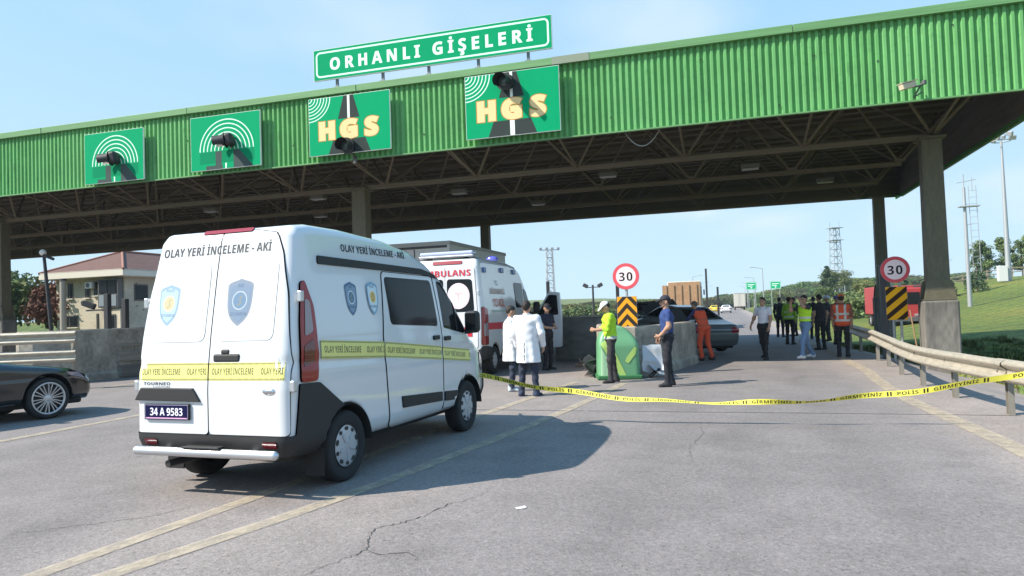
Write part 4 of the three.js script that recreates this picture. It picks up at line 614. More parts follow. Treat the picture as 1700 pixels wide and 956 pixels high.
  if (!cr) { piece(t, 'grille', f, 'F', rounded([[-0.42, 0.42], [0.42, 0.42], [0.45, 0.68], [-0.45, 0.68]], 0.06), 0.012, mRubber); piece(t, 'number_plate', f, 'B', rect(-0.26, 0.26, 0.6, 0.71), 0.012, MAT(C(0.7, 0.7, 0.7), 0.4)); }
  return t;
}
saloon('black_saloon', 'glossy black saloon car with many-spoked wheels passing beside the van', [-12.75, 0, -8.45], -0.24, MAT(C(0.012, 0.013, 0.014), 0.18, 0.1, { clearcoat: 1, clearcoatRoughness: 0.04 }), { wr: 0.36, rim: 0.275, style: 'multi', L: 5.1 });
{ const w = saloon('wrecked_car', 'wrecked grey saloon car with crumpled front beside the concrete island', [-1.8, 0.2, -25.6], 0.6, MAT(C(0.17, 0.19, 0.20), 0.3, 0.5, { clearcoat: 0.6 }), { crush: 1, cell: 0.04, style: 'ten', wr: 0.32, rim: 0.2 }); w.rotation.order = 'YXZ'; w.rotation.x = 0.09; w.rotation.z = -0.03;
  const R = rng(9), mJag = MAT(C(0.03, 0.03, 0.033), 0.6, 0.3);
  for (let i = 0; i < 7; i++) part(w, 'torn_panel', put(rbox(0.5 + 0.4 * R(), 0.02, 0.3 + 0.3 * R(), 0.008), (R() - 0.5) * 1.4, 0.85 + 0.4 * R(), -1.55 - 0.35 * R(), R() * 1.6 - 0.8, R() * 3, R() * 1.4 - 0.7), i % 2 ? mJag : mAlu);
  part(w, 'raised_bonnet', put(rbox(1.4, 0.03, 0.9, 0.012), 0.0, 1.22, -1.15, 0.62, 0.05, 0.08), MAT(C(0.12, 0.135, 0.145), 0.35, 0.5)); }
// ================================================================ people
const SKIN = [0.42, 0.24, 0.16], HAIR = MAT(C(0.018, 0.013, 0.010), 0.7), HAIRG = MAT(C(0.10, 0.085, 0.07), 0.75);
const mBody = MAT(0xffffff, 0.85, 0, { vertexColors: true });
function capsule(a, b, ra, rb, sx = 1, sz = 1) {                             // tapered capsule, squeezed in x or z
  const A = [a[0] * sx, a[1], a[2] * sz], d = [b[0] * sx - A[0], b[1] - A[1], b[2] * sz - A[2]], l2 = d[0] * d[0] + d[1] * d[1] + d[2] * d[2] || 1e-9;
  return (x, y, z, o) => { x = x * sx - A[0]; y -= A[1]; z = z * sz - A[2]; const t = clamp((x * d[0] + y * d[1] + z * d[2]) / l2); x -= d[0] * t; y -= d[1] * t; z -= d[2] * t; if (o) o.t = t; return Math.sqrt(x * x + y * y + z * z) - lerp(ra, rb, t); };
}
const mixp = (a, b, t) => [lerp(a[0], b[0], t), lerp(a[1], b[1], t), lerp(a[2], b[2], t)];
/* joints in metres for a 1.76 m figure that faces +z; x > 0 is the figure's left hand side */
function person(o) {
  const fine = o.fine ?? true, cell = fine ? 0.0155 : 0.022, k = (o.h ?? 1.76) / 1.76, P = { hip: [0, 0.94, 0], lean: [0, 0, 0], ...o.pose };
  const g = thing('person', o.label, 'person', [o.at[0], o.at[2] ?? 0, o.at[1]], o.turn ?? 0, o.group); g.scale.setScalar(k);
  const add = (a, b) => [a[0] + b[0], a[1] + b[1], a[2] + b[2]], ln = P.lean, up = (y) => [ln[0] * (y - 0.94), y + (ln[1] || 0) * (y - 0.94), ln[2] * (y - 0.94)];
  const build = o.build ?? 1, sh = P.shoulders ?? 0.19, drop = P.drop ?? 0;
  const J = { waist: up(1.06), chest: up(1.30), neck: up(1.47), head: add(up(1.63), P.head ?? [0, 0, 0.02]) };
  const S = [add(up(1.425), [sh * build, 0, 0]), add(up(1.425), [-sh * build, 0, 0])];
  const arm = (i) => { const s = i ? -1 : 1, d = P.arms?.[i] ?? {}; const e = add(S[i], d.e ?? [0.045 * s, -0.29, -0.03]), w = add(e, d.w ?? [-0.01 * s, -0.255, 0.06]); return [S[i], e, w, add(w, d.hd ?? [0, -0.085, 0.02])]; };
  const leg = (i) => { const s = i ? -1 : 1, d = P.legs?.[i] ?? {}; const h = [0.093 * s, P.hip[1] - 0.02, 0], kn = add(h, d.k ?? [0.015 * s, -0.43, 0.02]), an = add(kn, d.a ?? [0, -0.41, -0.04]), toe = add(an, d.t ?? [0.03 * s, -0.055, 0.15]); return [h, kn, an, toe]; };
  const A = [arm(0), arm(1)], G = [leg(0), leg(1)];
  const Kt = o.top, Kb = o.bottom, Ks = o.shoes ?? [0.02, 0.02, 0.022], skin = o.skin ?? SKIN, sleeve = o.sleeve ?? 1;
  const bones = [], B = (fn, col) => bones.push([fn, col]);
  B(capsule(add(J.waist, [0, 0.02, 0]), add(J.chest, [0, 0.04, 0]), 0.118 * (o.belly ?? 1), 0.138, 0.78 / build, 1), Kt);
  B(capsule(add(S[0], [-0.03, -0.01, 0]), add(S[1], [0.03, -0.01, 0]), 0.062, 0.062), Kt);
  B(capsule([0.05, 0.955, 0], [-0.05, 0.955, 0], 0.118, 0.118, 0.86, 1), Kb);
  B(capsule(J.neck, add(J.head, [0, -0.06, -0.01]), 0.056, 0.052), (t) => (t < 0.3 ? Kt : skin));
  for (const i of [0, 1]) {
    const a = A[i], l = G[i], f0 = o.loose ?? 1;
    B(capsule(a[0], a[1], 0.060 * f0, 0.047 * f0), (t) => (t < sleeve * 1.6 ? Kt : skin)); B(capsule(a[1], a[2], 0.044 * f0, sleeve >= 0.95 ? 0.037 * f0 : 0.029), sleeve >= 0.95 ? Kt : skin);
    B(capsule(l[0], l[1], 0.092 * (o.leg ?? 1), 0.066 * (o.leg ?? 1)), Kb); B(capsule(l[1], l[2], 0.066 * (o.leg ?? 1), 0.05 * (o.leg ?? 1)), Kb);
    B(capsule(add(l[2], [0, -0.045, -0.025]), l[3], 0.045, 0.034), Ks); B(capsule(add(l[2], [0, -0.05, -0.03]), add(l[2], [0, 0.02, -0.005]), 0.043, 0.045), Ks);
  }
  const wr = (x, y, z) => (Math.sin(y * 46 + x * 19 + Math.sin(z * 23 + x * 11) * 1.5) * 0.55 + (vnoise(x * 14 + 5, y * 9, z * 14) - 0.5)) * 0.0075;
  const f = (x, y, z) => { let d = 1e3; for (let i = 0; i < bones.length; i++) d = smin(d, bones[i][0](x, y, z), 0.045); return Math.max(d + wr(x, y, z), -(y - 0.004)); };
  const q = {}, colour = (x, y, z) => { let best = 1e9, c = Kt; for (const [fn, col] of bones) { const d = fn(x, y, z, q); if (d < best) { best = d; c = typeof col === 'function' ? col(q.t) : col; } } if (y < 0.93 && (c === Kt) && best < 0.1 && Math.abs(x) < 0.16 * build) c = Kb; const v = 0.93 + 0.14 * vnoise(x * 30, y * 30, z * 30); return [c[0] * v, c[1] * v, c[2] * v]; };
  const all = [...A.flat(), ...G.flat(), J.head, J.chest], lo = [0, 1, 2].map((i) => Math.min(...all.map((p) => p[i])) - 0.2), hi = [0, 1, 2].map((i) => Math.max(...all.map((p) => p[i])) + 0.2); lo[1] = -0.03;
  const pieces = [surfaceNet(f, lo, hi, cell, colour)];
  // head: skull, jaw, nose, ears, brow, eyes and lips
  const yaw = P.look?.[0] ?? 0, nod = P.look?.[1] ?? 0, cy = Math.cos(yaw), sy = Math.sin(yaw), cn = Math.cos(nod), sn = Math.sin(nod), hd = J.head;
  const local = (x, y, z) => { x -= hd[0]; y -= hd[1]; z -= hd[2]; const X = x * cy - z * sy, Z0 = x * sy + z * cy, Y = y * cn + Z0 * sn, Z = -y * sn + Z0 * cn; return [X, Y, Z]; };
  const sph = (x, y, z, cx, cy2, cz, rx, ry, rz) => (Math.hypot((x - cx) / rx, (y - cy2) / ry, (z - cz) / rz) - 1) * Math.min(rx, ry, rz);
  const headF = (x, y, z) => { [x, y, z] = local(x, y, z); const ax = Math.abs(x); let d = sph(x, y, z, 0, 0.025, -0.012, 0.077, 0.098, 0.096); d = smin(d, sph(x, y, z, 0, -0.052, 0.022, 0.055, 0.062, 0.066), 0.04); d = smin(d, sph(x, y, z, 0, -0.02, 0.09, 0.013, 0.026, 0.022), 0.02); d = smin(d, sph(ax, y, z, 0.078, -0.01, -0.012, 0.012, 0.032, 0.02), 0.01); d = smin(d, sph(x, y, z, 0, 0.022, 0.074, 0.05, 0.01, 0.014), 0.02); d = smax(d, -sph(ax, y, z, 0.032, 0.004, 0.095, 0.017, 0.011, 0.016), 0.012); d = smin(d, sph(x, y, z, 0, -0.062, 0.075, 0.024, 0.009, 0.012), 0.012); return d; };
  const headC = (x, y, z) => { [x, y, z] = local(x, y, z); const ax = Math.abs(x); let c = skin; if (Math.hypot((ax - 0.032) / 0.014, (y - 0.004) / 0.008) < 1 && z > 0.05) c = [0.08, 0.06, 0.05]; if (z > 0.06 && Math.hypot(x / 0.026, (y + 0.062) / 0.008) < 1) c = [0.38, 0.13, 0.11]; if (z > 0.05 && Math.abs(y - 0.026) < 0.007 && ax > 0.014 && ax < 0.055) c = [0.05, 0.035, 0.03]; if (o.beard && y < -0.035 && z > -0.02 && !(z > 0.06 && Math.hypot(x / 0.026, (y + 0.062) / 0.008) < 1)) c = [0.13, 0.09, 0.07]; return c; };
  const hb = (r) => [hd.map((v) => v - r), hd.map((v) => v + r)];
  pieces.push(surfaceNet(headF, ...hb(0.15), fine ? 0.0068 : 0.012, headC));
  // hands: palm, four unequal bent fingers, thumb from the side of the palm
  for (const i of [0, 1]) {
    const [, e, w, h] = A[i], s = i ? -1 : 1, d = V(h[0] - w[0], h[1] - w[1], h[2] - w[2]).normalize(), fa = V(w[0] - e[0], w[1] - e[1], w[2] - e[2]).normalize();
    let pn = V(-s, 0.1, 0.0).sub(d.clone().multiplyScalar(-s * d.x + 0.1 * d.y)).normalize(); if (Math.abs(d.x) > 0.8) pn = V(0, -1, 0.2).sub(d.clone().multiplyScalar(-d.y + 0.2 * d.z)).normalize();
    const side = new THREE.Vector3().crossVectors(d, pn).normalize(), W = V(...w), pt = (a, b, c) => W.clone().addScaledVector(d, a).addScaledVector(side, b).addScaledVector(pn, c).toArray();
    const sgn = side.z >= 0 ? 1 : -1, hb2 = [], gl = o.gloves ?? skin, H = (a, b, ra, rb) => hb2.push(capsule(a, b, ra, rb));
    H(pt(-0.02, 0, 0), pt(0.03, 0, 0), 0.026, 0.027); H(pt(0.03, 0.022 * sgn, 0), pt(0.085, 0.028 * sgn, 0.004), 0.018, 0.015); H(pt(0.03, -0.014 * sgn, 0), pt(0.08, -0.022 * sgn, 0.004), 0.018, 0.014); H(pt(0.04, 0, 0), pt(0.085, 0.003 * sgn, 0.004), 0.018, 0.015);
    const curl = P.curl ?? 0.5;
    [[0.03, 0.068], [0.011, 0.076], [-0.009, 0.07], [-0.027, 0.055]].forEach(([b, L]) => { const c1 = curl, p0 = pt(0.085, b * sgn, 0.004), p1 = pt(0.085 + L * 0.5 * Math.cos(c1), b * sgn * 1.08, 0.004 + L * 0.5 * Math.sin(c1)), p2 = pt(0.085 + L * (0.5 * Math.cos(c1) + 0.5 * Math.cos(c1 * 2.2)), b * sgn * 1.05, 0.004 + L * (0.5 * Math.sin(c1) + 0.5 * Math.sin(c1 * 2.2))); H(p0, p1, 0.0095, 0.009); H(p1, p2, 0.009, 0.0075); });
    const t0 = pt(0.02, 0.024 * sgn, 0.006), t1 = pt(0.055, 0.05 * sgn, 0.02), t2 = pt(0.085, 0.052 * sgn, 0.032); H(t0, t1, 0.013, 0.0105); H(t1, t2, 0.0105, 0.008);
    const hf = (x, y, z) => { let m = 1e3; for (const c of hb2) m = smin(m, c(x, y, z), 0.008); return m; }, c = pt(0.07, 0, 0.01);
    pieces.push(surfaceNet(hf, c.map((v) => v - 0.115), c.map((v) => v + 0.115), fine ? 0.0055 : 0.010, () => gl));
  }
  part(g, 'body', mergeGeometries(pieces), mBody);
  // hair, cap, helmet
  const inv = (p) => { const Y = p[1] * cn - p[2] * sn, Z0 = p[1] * sn + p[2] * cn; return [hd[0] + p[0] * cy + Z0 * sy, hd[1] + Y, hd[2] - p[0] * sy + Z0 * cy]; };
  if (o.hair !== false) part(g, 'hair', surfaceNet((x, y, z) => { const [X, Y, Z] = local(x, y, z); const n = (vnoise(X * 60, Y * 60, Z * 60) - 0.5) * 0.008; return smax(sph(X, Y, Z, 0, 0.032, -0.018, 0.084, 0.103, 0.103) + n, -(Y - 0.035 + sstep(-0.02, -0.06, Z) * 0.11 + (Z > 0.05 ? -0.03 : 0) ), 0.015); }, ...hb(0.16), fine ? 0.009 : 0.014), o.hair === 'grey' ? HAIRG : HAIR);
  if (o.cap) {
    const cm = MAT(C(...o.cap), 0.8), c = sub(g, 'cap');
    part(c, 'cap_crown', surfaceNet((x, y, z) => { const [X, Y, Z] = local(x, y, z); return smax(sph(X, Y, Z, 0, 0.04, -0.01, 0.094, 0.098, 0.108), 0.045 - Y, 0.012); }, ...hb(0.18), 0.011), cm);
    part(c, 'cap_peak', surfaceNet((x, y, z) => { const [X, Y, Z] = local(x, y, z); return smax(smax(sph(X, Y, Z, 0, 0.03, 0.07, 0.085, 0.2, 0.115), Math.abs(Y - 0.052 + 0.35 * (Z - 0.08)) - 0.008, 0.006), 0.05 - Z, 0.01); }, ...hb(0.21), 0.009), cm);
  }
  if (o.helmet) part(g, 'helmet', surfaceNet((x, y, z) => { const [X, Y, Z] = local(x, y, z); return Math.min(smax(sph(X, Y, Z, 0, 0.03, -0.01, 0.115, 0.12, 0.135), 0.03 - Y, 0.01), smax(sph(X, Y, Z, 0, 0.03, 0.005, 0.14, 0.2, 0.165), Math.abs(Y - 0.035) - 0.008, 0.006)); }, ...hb(0.22), 0.012), MAT(C(...o.helmet), 0.4));
  // outer garments
  const torso = bones.slice(0, 2).map((b) => b[0]), garment = (name, field, mat, y0, y1, c = 0.015) => part(g, name, surfaceNet(field, [lo[0], y0, lo[2]], [hi[0], y1, hi[2]], c), mat);
  const band = (ys, base, tape) => (x, y, z) => { const v = 0.95 + 0.1 * vnoise(x * 25, y * 25, z * 25); const c = tape && (ys.some((b) => Math.abs(y - b) < 0.03) || (o.braces && y > ys[0] && Math.abs(Math.abs(x) - 0.1) < 0.026)) ? tape : base; return [c[0] * v, c[1] * v, c[2] * v]; };
  if (o.vest) {
    const vf = (x, y, z) => { let d = smin(torso[0](x, y, z), torso[1](x, y, z), 0.05); d = smin(d, bones[2][0](x, y, z), 0.06); d = d - 0.02 + wr(x, y, z) * 1.3; d = smax(d, (o.vestLow ?? 0.92) - y, 0.015); d = smax(d, y - 1.46, 0.015); return smax(d, Math.abs(x - ln[0] * (y - 0.94)) - 0.215 * build, 0.02); };
    part(g, 'safety_vest', surfaceNet(vf, [lo[0], 0.82, lo[2]], [hi[0], 1.55, hi[2]], fine ? 0.0145 : 0.02, band(o.bands ?? [1.02, 1.2], o.vest, o.tape ?? [0.6, 0.6, 0.55])), mBody);
  }
  if (o.jacket) {                                                           // high-visibility jacket with sleeves
    const ar = []; for (const i of [0, 1]) { ar.push(capsule(A[i][0], A[i][1], 0.07, 0.058), capsule(A[i][1], mixp(A[i][1], A[i][2], o.jacketSleeve ?? 0.9), 0.058, 0.05)); }
    const jf = (x, y, z) => { let d = smin(torso[0](x, y, z), torso[1](x, y, z), 0.05); d = smin(d, bones[2][0](x, y, z), 0.06) - 0.016; d = smax(d, 0.93 - y, 0.015); for (const a of ar) d = smin(d, a(x, y, z), 0.035); return smax(d + wr(x, y, z) * 1.6, y - 1.49, 0.012); };
    part(g, 'jacket', surfaceNet(jf, [lo[0], 0.8, lo[2]], [hi[0], 1.6, hi[2]], 0.0145, band(o.bands ?? [1.0], o.jacket, o.tape)), mBody);
  }
  if (o.coat) {                                                             // long coat hanging open at the hem
    const ar = []; for (const i of [0, 1]) ar.push(capsule(A[i][0], A[i][1], 0.074, 0.062), capsule(A[i][1], mixp(A[i][1], A[i][2], 0.92), 0.062, 0.052));
    const sk = capsule(up(1.2), [0, o.coatLow ?? 0.62, 0.0], 0.15, 0.185, 0.8, 1);
    const cf = (x, y, z) => { let d = smin(torso[0](x, y, z), torso[1](x, y, z), 0.05) - 0.02; d = smin(d, sk(x, y, z), 0.06); d += 0.009 * Math.sin(Math.atan2(x, z) * 7 + y * 2) * sstep(1.15, 0.75, y); d = smax(d, (o.coatLow ?? 0.62) - y, 0.01); for (const a of ar) d = smin(d, a(x, y, z), 0.03); d = smax(d, -(Math.abs(x + 0.02) - 0.012 - 0.05 * sstep(1.0, 0.7, y)) , 0.008) > d && z < 0 && y < 0.98 ? Math.max(d, -(Math.abs(x) - 0.008)) : d; return smax(d + wr(x, y, z) * 0.3, y - 1.495, 0.012); };
    part(g, 'lab_coat', surfaceNet(cf, [lo[0] - 0.05, 0.55, lo[2] - 0.08], [hi[0] + 0.05, 1.6, hi[2] + 0.08], 0.0145, (x, y, z) => { const v = 0.96 + 0.08 * vnoise(x * 20, y * 20, z * 20); return [o.coat[0] * v, o.coat[1] * v, o.coat[2] * v]; }), mBody);
    part(g, 'collar', surfaceNet((x, y, z) => smax(smax(capsule(J.neck, add(J.neck, [0, 0.03, 0]), 0.074, 0.07)(x, y, z), -capsule(J.neck, add(J.neck, [0, 0.1, 0]), 0.06, 0.058)(x, y, z), 0.006), y - 1.535, 0.006), [-0.2, 1.4, -0.2], [0.2, 1.6, 0.2], 0.0125), MAT(C(...o.coat), 0.85));
  }
  if (o.belt) part(g, 'belt', surfaceNet((x, y, z) => smax(Math.min(bones[2][0](x, y, z), torso[0](x, y, z)) - 0.016, Math.abs(y - 0.99) - 0.022, 0.006), [-0.3, 0.93, -0.25], [0.3, 1.05, 0.25], 0.012), MAT(C(...o.belt), 0.6));
  if (o.holster) part(g, 'belt_pouch', rbox(0.07, 0.15, 0.09, 0.02, -0.185, 0.93, -0.02), mCladding);
  return g;
}
const NAVY = [0.018, 0.022, 0.045], BLACK = [0.014, 0.014, 0.016], WHITE = [0.72, 0.73, 0.75], NEON = [0.42, 0.72, 0.03], ORANGE = [0.75, 0.10, 0.035], JEANS = [0.14, 0.22, 0.36];
const GR = 'people standing under the canopy';
person({ label: 'person in a long white coat and navy trousers seen from behind beyond the van', at: [-3.67, -13.15], turn: Math.PI - 0.1, h: 1.8, top: WHITE, bottom: [0.022, 0.03, 0.055], shoes: [0.03, 0.04, 0.08], coat: WHITE, leg: 1.05, pose: { shoulders: 0.2, arms: [{ e: [0.07, -0.28, 0.02], w: [-0.01, -0.24, 0.1] }, { e: [-0.08, -0.27, 0.0], w: [0.02, -0.24, 0.12] }], legs: [{ k: [0.03, -0.43, 0.02], a: [0.02, -0.41, -0.03] }, { k: [-0.02, -0.43, 0.02], a: [-0.03, -0.41, -0.03] }] } });
person({ label: 'person with teal gloves half hidden beside the white coat by the ambulance', at: [-4.25, -14.0], turn: 1.9, h: 1.72, top: WHITE, bottom: [0.022, 0.03, 0.055], coat: WHITE, gloves: [0.05, 0.32, 0.36], shoes: [0.4, 0.45, 0.5], pose: { look: [0.2, 0.25], arms: [{ e: [0.05, -0.27, 0.06], w: [-0.04, -0.2, 0.16] }, { e: [-0.06, -0.27, 0.05], w: [0.03, -0.22, 0.14] }] } });
person({ label: 'officer in dark navy uniform standing at the open ambulance door', at: [-4.72, -18.9], turn: 1.1, h: 1.78, top: NAVY, bottom: [0.012, 0.013, 0.018], sleeve: 0.45, cap: [0.012, 0.013, 0.02], belt: BLACK, pose: { look: [-0.4, 0.3], arms: [{ e: [0.06, -0.27, 0.04], w: [-0.16, -0.05, 0.2], hd: [-0.07, 0.02, 0.04] }, { e: [-0.06, -0.27, 0.05], w: [0.12, -0.04, 0.22], hd: [0.07, 0.02, 0.04] }] } });
person({ label: 'traffic officer in neon yellow jacket and white cap looking down at their hands', at: [-2.48, -15.55], turn: -1.25, h: 1.76, top: NEON, bottom: [0.035, 0.033, 0.034], jacket: NEON, jacketSleeve: 0.3, tape: [0.5, 0.55, 0.5], bands: [0.96], cap: [0.72, 0.72, 0.72], sleeve: 0.4, belt: [0.35, 0.35, 0.34], holster: true, pose: { lean: [0, 0, 0.06], head: [0, -0.01, 0.05], look: [0.1, 0.55], arms: [{ e: [0.03, -0.26, 0.07], w: [-0.08, -0.02, 0.24], hd: [-0.04, 0.02, 0.07] }, { e: [-0.03, -0.26, 0.07], w: [0.08, -0.03, 0.24], hd: [0.04, 0.02, 0.07] }], legs: [{ k: [0.02, -0.43, 0.05], a: [0.02, -0.41, 0.0] }, { k: [-0.02, -0.43, -0.05], a: [-0.01, -0.41, -0.06] }], curl: 0.9 } });
person({ label: 'police officer in royal blue short-sleeved shirt and dark cap watching with hand at belt', at: [-1.22, -14.8], turn: -1.3, h: 1.82, top: [0.022, 0.05, 0.17], bottom: [0.012, 0.013, 0.02], sleeve: 0.42, cap: [0.02, 0.022, 0.035], belt: BLACK, holster: true, leg: 1.04, pose: { look: [0.1, 0.05], arms: [{ e: [0.05, -0.27, 0.01], w: [-0.06, -0.17, 0.17], hd: [-0.06, -0.04, 0.05] }, { e: [-0.06, -0.28, -0.02], w: [0.03, -0.23, 0.12], hd: [0.02, -0.07, 0.05] }], legs: [{ k: [0.03, -0.43, 0.05], a: [0.0, -0.41, 0.0] }, { k: [-0.03, -0.43, -0.02], a: [-0.02, -0.41, -0.06] }] } });
person({ label: 'rescue worker in navy top and orange trousers leaning towards the wrecked car', at: [-0.72, -21.6], turn: -2.3, h: 1.74, top: [0.035, 0.04, 0.12], bottom: [0.68, 0.09, 0.035], shoes: [0.03, 0.03, 0.03], vest: [0.7, 0.09, 0.035], vestLow: 0.84, tape: [0.5, 0.1, 0.05], hair: 'grey', leg: 1.1, pose: { lean: [0, 0, 0.42], head: [0, -0.02, 0.07], look: [0, 0.4], arms: [{ e: [0.05, -0.2, 0.18], w: [-0.02, -0.12, 0.2], hd: [0, -0.03, 0.08] }, { e: [-0.05, -0.2, 0.18], w: [0.02, -0.12, 0.2], hd: [0, -0.03, 0.08] }], legs: [{ k: [0.04, -0.42, 0.08], a: [0.01, -0.41, -0.08] }, { k: [-0.04, -0.42, 0.02], a: [-0.01, -0.4, -0.16] }] } });
person({ label: 'person in white short-sleeved shirt and black trousers walking out of the shade', at: [0.9, -21.6], turn: -0.5, h: 1.76, top: [0.66, 0.64, 0.68], bottom: BLACK, sleeve: 0.42, pose: { arms: [{ e: [0.06, -0.27, 0.06], w: [0.0, -0.22, 0.12] }, { e: [-0.12, -0.25, -0.06], w: [-0.09, -0.23, 0.04] }], legs: [{ k: [0.0, -0.42, 0.1], a: [-0.02, -0.41, -0.02] }, { k: [-0.0, -0.42, -0.05], a: [0.0, -0.37, -0.18] }] } });
person({ label: 'person in blue jeans and neon vest striding with arms raised, white trainers', at: [1.98, -21.4], turn: -1.1, h: 1.78, top: [0.03, 0.03, 0.032], bottom: JEANS, shoes: [0.7, 0.7, 0.7], vest: [0.46, 0.78, 0.03], vestLow: 1.04, bands: [1.14], sleeve: 0.5, leg: 1.05, pose: { look: [0.2, 0.1], arms: [{ e: [0.12, 0.02, 0.24], w: [-0.06, 0.2, 0.06], hd: [-0.06, 0.05, -0.01] }, { e: [-0.1, -0.08, 0.24], w: [0.05, 0.22, 0.02], hd: [0.05, 0.06, 0] }], legs: [{ k: [0.02, -0.4, 0.17], a: [0.02, -0.38, 0.04] }, { k: [-0.02, -0.42, -0.07], a: [-0.02, -0.36, -0.19] }] } });
person({ label: 'person in bright orange reflective vest standing near the guardrail end', at: [3.02, -22.2], turn: 2.9, h: 1.78, top: [0.25, 0.08, 0.05], bottom: [0.02, 0.02, 0.022], vest: ORANGE, vestLow: 0.86, braces: true, sleeve: 0.9, cap: [0.7, 0.16, 0.05], build: 1.08, group: GR });
person({ label: 'person in black T-shirt and dark trousers standing behind the jeans wearer', at: [2.82, -25.6], turn: -2.6, h: 1.82, top: BLACK, bottom: [0.016, 0.016, 0.018], sleeve: 0.4, build: 1.06, belly: 1.08, fine: true, pose: { look: [0, 0.1] } });
person({ label: 'person in black suit seen from behind in the far sunlight', at: [2.2, -35.4], turn: 2.8, h: 1.84, top: [0.016, 0.017, 0.022], bottom: BLACK, fine: false });
person({ label: 'firefighter in dark coat with neon bands at the back of the group', at: [2.85, -36.0], turn: -2.4, h: 1.82, top: [0.02, 0.02, 0.022], bottom: [0.02, 0.02, 0.02], vest: [0.03, 0.03, 0.03], tape: [0.5, 0.65, 0.05], bands: [0.95, 1.2], fine: false });
person({ label: 'firefighter in dark uniform with pale helmet between the vests', at: [3.7, -31.0], turn: -1.9, h: 1.8, top: [0.03, 0.03, 0.035], bottom: [0.025, 0.025, 0.03], helmet: [0.6, 0.62, 0.7], fine: false, hair: false });
person({ label: 'person in neon green vest behind the black T-shirt', at: [2.15, -29.2], turn: 2.6, h: 1.8, top: [0.25, 0.45, 0.04], bottom: BLACK, vest: [0.3, 0.55, 0.04], cap: [0.15, 0.03, 0.02], fine: false });
person({ label: 'worker in red and grey overalls beside the fire engine', at: [3.7, -28.4], turn: 2.2, h: 1.76, top: [0.45, 0.05, 0.04], bottom: [0.05, 0.05, 0.055], vest: [0.62, 0.1, 0.06], helmet: [0.12, 0.10, 0.28], fine: false, hair: false });
person({ label: 'person in plain black clothes in the shade between vests', at: [3.4, -33.0], turn: 3.0, h: 1.8, top: BLACK, bottom: BLACK, fine: false });
// ================================================================ toll islands and what stands on them
function wallPath(pts, h, t, mat, name, parent, cap) {                       // a concrete wall along a plan line, with a chamfered top
  const c = new THREE.CatmullRomCurve3(pts.map((p) => V(p[0], 0, p[1])), false, 'catmullrom', 0.35), n = Math.ceil(c.getLength() / 0.25), pos = [], idx = [], uv = []; let s = 0;
  const sec = [[-t / 2 - 0.05, 0], [-t / 2 - 0.05, 0.18], [-t / 2, 0.24], [-t / 2, h - 0.03], [-t / 2 + 0.03, h], [t / 2 - 0.03, h], [t / 2, h - 0.03], [t / 2, 0.24], [t / 2 + 0.05, 0.18], [t / 2 + 0.05, 0]], m = sec.length;
  for (let i = 0; i <= n; i++) { const p = c.getPointAt(i / n), d = c.getTangentAt(i / n); s = c.getLength() * i / n; let q = 0; sec.forEach(([a, y], j) => { if (j) q += Math.hypot(a - sec[j - 1][0], y - sec[j - 1][1]); pos.push(p.x - d.z * a, y, p.z + d.x * a); uv.push(s, q); }); if (i) for (let j = 0; j + 1 < m; j++) { const a = (i - 1) * m + j, b = a + m; idx.push(a, b, a + 1, a + 1, b, b + 1); } }
  for (const b of [0, n * m]) for (let j = 1; j + 1 < m; j++) idx.push(b, b + j, b + j + 1);
  const g = geoOf(pos, idx, uv).toNonIndexed(); g.computeVertexNormals();
  return part(parent, name, g, mat);
}
{
  const isl = thing('toll_island', 'concrete toll island with rounded nose wall behind the green crash cushion', 'traffic island');
  wallPath([[-1.08, -20.8], [-1.16, -20.2], [-1.38, -19.2], [-1.66, -17.8], [-1.98, -17.15], [-2.38, -17.05], [-2.78, -17.35], [-3.15, -18.6], [-3.5, -20.5], [-3.6, -22.5]], 1.16, 0.3, mConcrete, 'nose_wall', isl);
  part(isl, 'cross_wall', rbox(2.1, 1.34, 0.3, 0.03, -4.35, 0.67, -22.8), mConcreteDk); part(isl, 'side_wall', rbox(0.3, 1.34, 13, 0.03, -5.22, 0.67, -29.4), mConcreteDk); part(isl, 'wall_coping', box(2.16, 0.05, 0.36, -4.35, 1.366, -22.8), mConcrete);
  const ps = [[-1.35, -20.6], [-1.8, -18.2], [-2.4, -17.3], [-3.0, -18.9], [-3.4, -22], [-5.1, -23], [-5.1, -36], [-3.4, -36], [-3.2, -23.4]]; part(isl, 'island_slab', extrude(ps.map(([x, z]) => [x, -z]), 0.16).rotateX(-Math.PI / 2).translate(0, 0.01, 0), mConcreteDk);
  // left island
  const il = thing('toll_island', 'concrete toll island wall standing before the red-roofed building', 'traffic island');
  wallPath([[-18.0, -40], [-18.0, -24], [-18.0, -17.5], [-18.2, -16.0], [-18.75, -15.4], [-19.4, -15.9], [-19.7, -17.5], [-19.8, -24], [-19.8, -40]], 1.5, 0.32, mConcrete, 'nose_wall', il);
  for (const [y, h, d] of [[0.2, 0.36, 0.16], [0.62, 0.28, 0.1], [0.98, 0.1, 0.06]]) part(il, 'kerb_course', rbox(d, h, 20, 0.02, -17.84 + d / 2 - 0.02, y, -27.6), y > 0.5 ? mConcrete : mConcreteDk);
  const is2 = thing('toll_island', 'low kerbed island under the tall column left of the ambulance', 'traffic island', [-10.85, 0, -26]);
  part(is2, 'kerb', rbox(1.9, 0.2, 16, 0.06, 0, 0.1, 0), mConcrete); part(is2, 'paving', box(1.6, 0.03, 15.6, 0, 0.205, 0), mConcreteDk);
}
const mHdpe = MAT(C(0.14, 0.35, 0.18), 0.42, 0, { bumpMap: rep(tBump, 2), bumpScale: 0.003 }), mLime = MAT(C(0.42, 0.62, 0.16), 0.45), mLimePale = MAT(C(0.34, 0.58, 0.36), 0.5);
